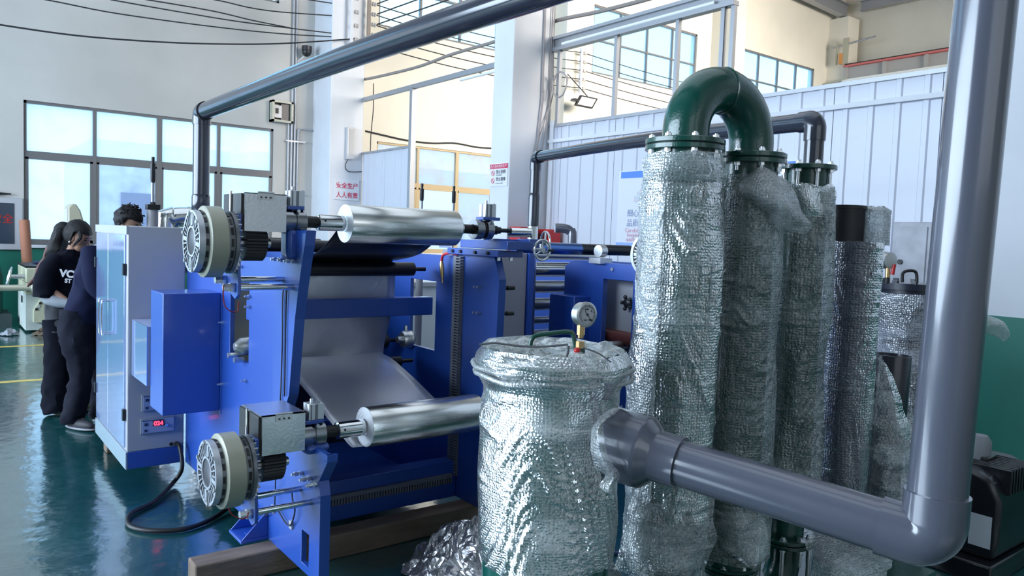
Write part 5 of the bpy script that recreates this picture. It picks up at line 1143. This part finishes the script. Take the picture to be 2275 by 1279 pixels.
Ed = [(0, 1), (1, 2), (2, 3), (3, 4), (4, 5), (5, 6), (2, 7), (7, 8), (8, 9), (2, 10), (10, 11), (11, 12), (0, 13), (13, 14), (14, 15), (15, 16), (0, 17), (17, 18), (18, 19), (19, 20)]
F.body('body', J, Ed, wm)
def head(F, c, root, tilt, rs=1.0, name='face'):
    """face in profile to the right: jaw, nose, lips, eyes, ears; c = head centre in figure coordinates"""
    c = F.p(*c); ct, st_ = math.cos(tilt), math.sin(tilt)
    X = RV*ct-ZV*st_; Z = RV*st_+ZV*ct; Y = FV                    # X faces forward (to the right of the picture)
    q = lambda x, y, z: c+(X*x+Y*y+Z*z)*rs
    R_ = Matrix((X, Y, Z)).transposed()
    mb = MB().ball(c, .088*rs, .072*rs, .105*rs, 28, 20, R=R_)
    mb.ball(q(.038, 0, -.055), .052*rs, .050*rs, .056*rs, 20, 14, R=R_)
    mb.add([q(.080, 0, .022), q(.108, 0, -.022), q(.082, .017, -.026), q(.082, -.017, -.026), q(.07, 0, -.03)], [(0, 1, 2), (0, 3, 1), (1, 4, 2), (1, 3, 4), (0, 2, 3)])
    for s_ in (-1, 1):
        mb.ball(q(-.005, s_*.072, -.012), .016*rs, .008*rs, .026*rs, 12, 8, R=R_)
    f = mb.build(name, SKIN, root)
    m2 = MB()
    for s_ in (-1, 1): m2.ball(q(.074, s_*.030, .010), .012*rs, .014*rs, .005*rs, 12, 8, R=R_).ball(q(.076, s_*.030, .030), .008*rs, .020*rs, .004*rs, 10, 6, R=R_)
    m2.build('eyes', HAIR, f)
    MB().ball(q(.080, 0, -.052), .010*rs, .020*rs, .007*rs, 12, 8, R=R_).build('lips', mat('lips', (.35, .10, .09), .4), f)
    return q, R_
q, R_ = head(F, (.09, 0, 1.475), wm, .42)
mb = MB().ball(q(-.024, 0, .026), .112, .096, .118, 32, 22, R=R_)
mb.v = [v+(v-q(0, 0, 0)).normalized()*.006*noise.noise(v*40) for v in mb.v]
# keep the face free: pull the front lower hair vertices up and back
Xf = (q(1, 0, 0)-q(0, 0, 0)); Zf = (q(0, 0, 1)-q(0, 0, 0)); c0 = q(0, 0, 0)
for v in mb.v:
    x = (v-c0).dot(Xf); z = (v-c0).dot(Zf)
    if x > -.01 and z < .055: v -= Xf*(x+.01)*.9
mb.build('hair', HAIR, wm)
MB().tube(smooth_path([q(.03, -.085, .07), q(.055, -.084, .03), q(.045, -.086, -.02), q(.03, -.088, -.07)], 5), [.012, .016, .016, .015, .015, .014, .014, .013, .013, .012, .011, .010, .009, .007, .005, .003][:16], 8).build('hair_strand', HAIR, wm)
F.tube('ponytail', [(.0, -.01, 1.555), (-.04, -.02, 1.55), (-.07, -.03, 1.47), (-.095, -.04, 1.37), (-.12, -.06, 1.27)], [.04, .048, .052, .048, .042], HAIR, wm, wr=.02)
F.tube('ponytail_ends', [(-.12, -.04, 1.38), (-.14, -.06, 1.28), (-.17, -.10, 1.20), (-.21, -.12, 1.12), (-.25, -.12, 1.06)], [.036, .040, .034, .022, .004], HAIRB, wm, wr=.02, label='lighter reddish ends of the ponytail')
MB().ball(q(-.012, -.078, -.045), .008, .006, .012, 10, 8).build('earring', CHROME, wm)
F.loft('tee_shirt', [(.03, 0, 1.375, .052, .07), (.015, 0, 1.345, .085, .12), (0, 0, 1.30, .12, .19), (-.01, 0, 1.20, .14, .20), (-.015, 0, 1.08, .145, .195), (-.01, 0, .97, .15, .20), (-.01, 0, .955, .145, .195)], TEE, wm, wr=.018, seed=3)
F.tube('sleeve', [(0, -.13, 1.31), (-.04, -.19, 1.20), (-.06, -.21, 1.08), (-.065, -.215, .99)], [.07, .085, .085, .08], TEE, wm, wr=.012)
F.tube('sleeve', [(.02, .13, 1.31), (.03, .19, 1.20), (.03, .21, 1.08)], [.07, .085, .085], TEE, wm, wr=.012)
F.tube('undersleeve', [(-.06, -.20, 1.06), (-.04, -.21, .99), (.04, -.22, .955), (.13, -.21, .94)], [.05, .052, .045, .036], SLEEVE, wm, label='pale grey long undersleeve')
F.tube('undersleeve', [(.03, .20, 1.06), (.09, .19, .98), (.18, .17, .95)], [.05, .045, .036], SLEEVE, wm)
F.hand(F.p(.12, -.20, .94), RV*1.0+ZV*-.1, wm); F.hand(F.p(.17, .17, .95), RV*1.0+ZV*-.1, wm)
F.loft('long_hem', [(-.01, 0, .99, .13, .18), (-.015, 0, .88, .135, .185), (-.01, 0, .76, .15, .20), (-.01, 0, .70, .155, .205)], mat('charcoal_cotton', (.02, .022, .03), .8, bump=.3, bscale=14), wm, wr=.014, seed=8)
F.tube('trouser_leg', [(-.03, -.08, .80), (-.01, -.09, .55), (-.02, -.09, .30), (-.02, -.09, .10), (-.01, -.09, .035)], [.12, .115, .12, .13, .11], TEE, wm, n=24, wr=.02, seed=2)
F.tube('trouser_leg', [(.0, .08, .80), (.03, .09, .55), (.04, .09, .30), (.04, .09, .10), (.04, .09, .035)], [.12, .115, .115, .12, .10], TEE, wm, n=24, wr=.02, seed=5)
SHOE = mat('pale_shoe', (.55, .52, .24), .6); SOLE = mat('white_sole', (.62, .62, .62), .6)
def shoe(F, r, f, root, m, ms, L=.25, dr=(1, 0)):
    dx = RV*dr[0]+FV*dr[1]; dy = dx.cross(ZV); c = F.p(r, f, .045)
    Rm = Matrix((dx, dy, ZV)).transposed()
    s_ = MB().ball(c+dx*.05, L*.5, .046, .045, 20, 12, R=Rm).ball(c-dx*.03+ZV*.02, .06, .042, .05, 16, 10, R=Rm).build('shoe', m, root)
    MB().ball(c+dx*.05-ZV*.027, L*.52, .050, .017, 20, 8, R=Rm).build('sole', ms, s_)
shoe(F, .0, -.09, wm, SHOE, SOLE); shoe(F, .06, .09, wm, SHOE, SOLE)
text('VC', .078, wm, mat('print_white', (.7, .68, .72), .6), F.p(.068, -.232, 1.165), RV*.95+ZV*-.1+FV*.25, ZV+RV*.1, bold=.004); text('ST', .045, wm, mat('print_white', (.7, .68, .72)), F.p(.10, -.218, 1.115), RV*.95+ZV*-.1+FV*.25, ZV+RV*.1, bold=.002)
# man bending over behind the cabinet
mb_ = (1.007, 6.77, 0)
mn = thing('person', 'person with short black curly hair in a navy jacket leaning over behind the white cabinet', 'person', mb_)
F = Figure(mb_)
J = [(.02, 0, .90, .11, .14), (.08, 0, 1.10, .10, .13), (.17, 0, 1.32, .11, .15), (.25, 0, 1.45, .05), (.29, 0, 1.51, .05), (.33, 0, 1.60, .08, .072), (.34, 0, 1.67, .065),
     (.15, -.17, 1.34, .055), (.24, -.20, 1.08, .042), (.46, -.16, 1.02, .033), (.17, .17, 1.34, .055), (.26, .20, 1.08, .042), (.48, .16, 1.02, .033),
     (.01, -.10, .86, .09), (.03, -.11, .48, .06), (-.02, -.11, .09, .04), (.05, -.11, .04, .035), (.02, .10, .86, .09), (.08, .10, .48, .06), (.06, .10, .09, .04), (.15, .10, .04, .035)]
F.body('body', J, Ed, mn)
q, R_ = head(F, (.335, .0, 1.61), mn, .55)
rnd = random.Random(4)
mb = MB().ball(q(-.02, 0, .025), .104, .094, .108, 32, 22, R=R_)
c0 = q(0, 0, 0); Xf = (q(1, 0, 0)-c0); Zf = (q(0, 0, 1)-c0)
for v in mb.v:
    v += (v-c0).normalized()*.014*noise.noise(v*45)
    x = (v-c0).dot(Xf); z = (v-c0).dot(Zf)
    if x > 0 and z < .05: v -= Xf*(x)*.9
for k in range(60):
    a, b = rnd.uniform(0, 2*PI), rnd.uniform(.15, 1.4); p = q(-.02+.10*math.cos(a)*math.sin(b), .09*math.sin(a)*math.sin(b), .025+.105*math.cos(b))
    mb.tube([p+Vector([rnd.uniform(-.012, .012) for _ in range(3)]), p+(p-c0).normalized()*.012+Vector([rnd.uniform(-.012, .012) for _ in range(3)]), p+(p-c0).normalized()*.006+Vector([rnd.uniform(-.02, .02) for _ in range(3)])], .0035, 5)
mb.build('hair', HAIR, mn, kind='stuff')
F.loft('jacket', [(.245, 0, 1.47, .07, .085), (.21, 0, 1.43, .10, .15), (.16, 0, 1.37, .14, .21), (.11, 0, 1.20, .15, .22), (.06, 0, 1.03, .155, .21), (.02, 0, .88, .17, .215), (.01, 0, .82, .165, .21)], NAVY, mn, wr=.022, seed=6)
F.loft('yoke', [(.225, -.01, 1.455, .085, .12), (.185, -.01, 1.41, .125, .185), (.155, -.01, 1.37, .143, .214)], mat('grey_yoke', (.20, .22, .27), .8), mn, wr=.006, label='lighter grey yoke across the shoulders')
F.tube('hood', [(.17, -.09, 1.50), (.20, -.12, 1.53), (.28, -.12, 1.545), (.36, -.10, 1.53)], [.02, .04, .045, .03], mat('dark_hood', (.02, .018, .022), .8), mn, wr=.02)
F.tube('sleeve', [(.14, -.17, 1.40), (.18, -.23, 1.25), (.23, -.24, 1.10), (.34, -.21, 1.04), (.45, -.17, 1.02)], [.07, .075, .065, .055, .045], NAVY, mn, wr=.012)
F.tube('sleeve', [(.16, .17, 1.40), (.20, .23, 1.25), (.26, .24, 1.10), (.36, .21, 1.04), (.47, .17, 1.02)], [.07, .075, .065, .055, .045], NAVY, mn, wr=.012)
F.hand(F.p(.46, -.16, 1.02), RV*1.0+ZV*-.15, mn); F.hand(F.p(.48, .16, 1.02), RV*1.0+ZV*-.15, mn)
F.tube('trouser_leg', [(-.0, -.09, .92), (-.01, -.11, .70), (.03, -.11, .48), (.0, -.11, .25), (-.04, -.11, .10), (-.04, -.11, .05)], [.135, .115, .085, .08, .085, .08], JEAN, mn, n=24, wr=.022, seed=4)
F.tube('trouser_leg', [(.02, .09, .92), (.04, .10, .70), (.08, .10, .48), (.08, .10, .25), (.06, .10, .10), (.06, .10, .05)], [.135, .115, .085, .08, .085, .08], JEAN, mn, n=24, wr=.022, seed=9)
SH2 = mat('dark_shoe', (.03, .03, .04), .6)
shoe(F, -.01, -.12, mn, SH2, mat('grey_sole', (.35, .34, .38), .6), .30, (.9, -.35)); shoe(F, .10, .10, mn, SH2, mat('grey_sole', (.35, .34, .38)), .29)
# ------------------------------------------------------------------ old lathe corner at the left
lt = thing('lathe', 'old cream lathe with a handwheel and long chrome spindle behind the person with the ponytail', 'machine', (1.5, 13.2, 0))
LC = mat('aged_cream', (.50, .50, .36), .5, var=.15, vscale=5); LW2 = mat('aged_pale', (.55, .60, .56), .5, var=.15, vscale=5)
MB().box(1.15, 1.75, 12.75, 13.9, .72, .93).build('headstock', LC, lt, bevel=.015)
MB().box(1.15, 1.75, 12.75, 13.9, .56, .715).build('gearbox', LC, lt, bevel=.008)
MB().box(1.15, 1.75, 12.85, 13.9, .03, .56).build('bed_cabinet', LW2, lt, bevel=.008)
MB().prism('y', [[(1.24, .15), (1.75, .15), (1.75, .555), (1.37, .555), (1.24, .33)]], 12.74, 12.86).build('slanted_door', LC, lt, bevel=.006)
MB().box(1.55, 1.68, 12.73, 12.745, .40, .50).build('warning_plate', mat('plate_buff', (.55, .50, .35), .5), lt)
MB().box(1.44, 1.47, 12.70, 12.74, .28, .35).build('door_latch', CHROME, lt)
MB().box(1.15, 1.72, 12.78, 13.88, .93, .96).build('rubber_mat', BLACK, lt)
MB().box(1.142, 1.15, 13.2, 13.35, .40, .50).build('brand_plate', DARKST, lt)
for k in range(5): MB().box(1.26+.024*k, 1.29+.024*k, 12.725, 12.742, .33+.042*k, .36+.042*k).build('lever', CHROME if k % 2 else BLACK, lt)
MB().lathe((1.32, 12.70, .655), (-1, 0, 0), [(0, .075), (.10, .075), (.11, .055), (.14, .045), (.50, .045), (.51, .065), (.56, .065)], 28).build('spindle', mat('pale_chrome', (.68, .66, .52), .3, .7), lt)
c = Vector((.66, 12.70, .65))
MB().tube([c+Vector((0, .14*math.cos(t), .14*math.sin(t))) for t in [2*PI*k/36 for k in range(36)]], .016, 10, closed=True).tube([c+Vector((0, -.14, 0)), c+Vector((0, .14, 0))], .012, 8).tube([c+Vector((0, 0, -.14)), c+Vector((0, 0, .14))], .012, 8).build('chuck_wheel', mat('blue_steel_dark', (.06, .08, .14), .3, .8), lt)
c = Vector((.96, 12.9, .80))
w_ = MB().tube([c+Vector((.03*math.sin(t), .11*math.cos(t), .13*math.sin(t))) for t in [2*PI*k/36 for k in range(36)]], .012, 10, closed=True).tube([c+Vector((0, -.11, 0)), c+Vector((0, .11, 0))], .01, 8).tube([c+Vector((.03, 0, .13)), c+Vector((-.03, 0, -.13))], .01, 8).build('handwheel', CHROME, lt)
MB().cyl(c, (1.15, 12.9, .80), .03).build('wheel_shaft', STEEL, lt)
t = thing('green_machine', 'dark green round machine body below the notice board at the left edge', 'machine', (.55, 13.9, 0))
MB().lathe((.55, 14.1, 0), (0, 0, 1), [(0, .42), (.75, .42), (1.0, .36), (1.03, .32)], 32).build('body', mat('machine_green', (.008, .075, .06), .35, var=.2, vscale=4), t)
MB().box(.0, 1.05, 13.6, 14.5, 0, .18).build('base', mat('dark_base', (.03, .05, .05), .7), t)
MB().tube([(.15, 13.6, .9), (.6, 13.62, 1.05), (.9, 13.6, .55)], .012, 8).build('rod', BLACK, t)
solo(MB().lathe((.40, 14.1, 1.035), (.05, 0, 1), [(0, .20), (.1, .19), (.35, .08), (.42, .03)], 24), 'sack', mat('white_sack', (.60, .58, .58), .8, bump=.4, bscale=12), 'pale tied sack with red print leaning by the notice board', 'sack')
solo(MB().cyl((1.36, 14.35, 0), (1.30, 14.6, 1.60), .075, n=24), 'cardboard_tube', ORANGE, 'upright terracotta cardboard tube standing beside the window frame', 'tube')
t = thing('monitor', 'black monitor back standing on the lathe before the window', 'monitor', (1.75, 13.9, .96))
a, b = ony(76, 520, 13.9), ony(106, 573, 13.9)
MB().box(1.62, 1.98, 13.40, 13.44, 1.02, 1.36).build('screen', BLKGL, t, bevel=.01); MB().box(1.605, 1.62, 13.39, 13.45, .98, 1.38).box(1.52, 1.72, 13.3, 13.48, .96, .985).build('white_stand', WHT, t)
MB().box(1.78, 1.92, 13.38, 13.40, 1.12, 1.26).build('bracket', ALU, t)
solo(MB().ball((1.42, 13.3, .985), .16, .10, .03, 16, 8), 'dark_cloth', mat('dark_cloth', (.02, .03, .08), .9, bump=.5, bscale=20), 'small dark cloth lying on the lathe top', 'cloth')
solo(MB().ball((1.62, 13.15, 1.0), .09, .09, .06, 14, 8), 'plastic_bag', BWF, 'small crumpled clear bag beside the dark cloth on the lathe', 'bag')
t = thing('milling_machine', 'tall cream machine head with rounded top behind the person with the ponytail', 'machine', (2.1, 13.9, 0))
a = ony(149, 452, 13.6); b = ony(193, 520, 13.6)
MB().prism('y', [[(a.x, 0), (b.x+.05, 0), (b.x+.02, 1.35), (b.x-.10, a.z-.10), (b.x-.16, a.z), (a.x+.05, a.z), (a.x, a.z-.06)]], 13.5, 13.9).build('head', mat('mill_cream', (.52, .48, .36), .45), t, bevel=.02)
MB().box(a.x-.012, a.x, 13.52, 13.88, 1.2, a.z-.08).build('side_band', COLM, t)
for k, (x, y, s_) in enumerate(((.95, 12.6, .13), (1.35, 12.55, .16), (.65, 12.9, .12), (1.6, 12.6, .12))):
    scrap(('grey rag', 'oily brown rag', 'dark bundle', 'dusty offcuts')[k]+' on the floor at the foot of the lathe', (x, y, 0), s_, s_*.7, .05, mat(('rag_grey', 'rag_brown', 'rag_dark', 'rag_dust')[k], ((.30, .32, .35), (.12, .09, .06), (.03, .04, .05), (.16, .14, .12))[k], .9), 60+k, 'rag', 'rag')
# ------------------------------------------------------------------ turn lettering into meshes
dg = bpy.context.evaluated_depsgraph_get()
for o in [q for q in bpy.data.objects if q.type == 'FONT']:
    me = bpy.data.meshes.new_from_object(o.evaluated_get(dg), depsgraph=dg); me.name = 'lettering'
    n = bpy.data.objects.new('lettering', me); COL.objects.link(n); n.parent = o.parent; n.matrix_local = o.matrix_local.copy()
    if not me.materials: me.materials.append(o.data.materials[0])
    bpy.data.objects.remove(o)
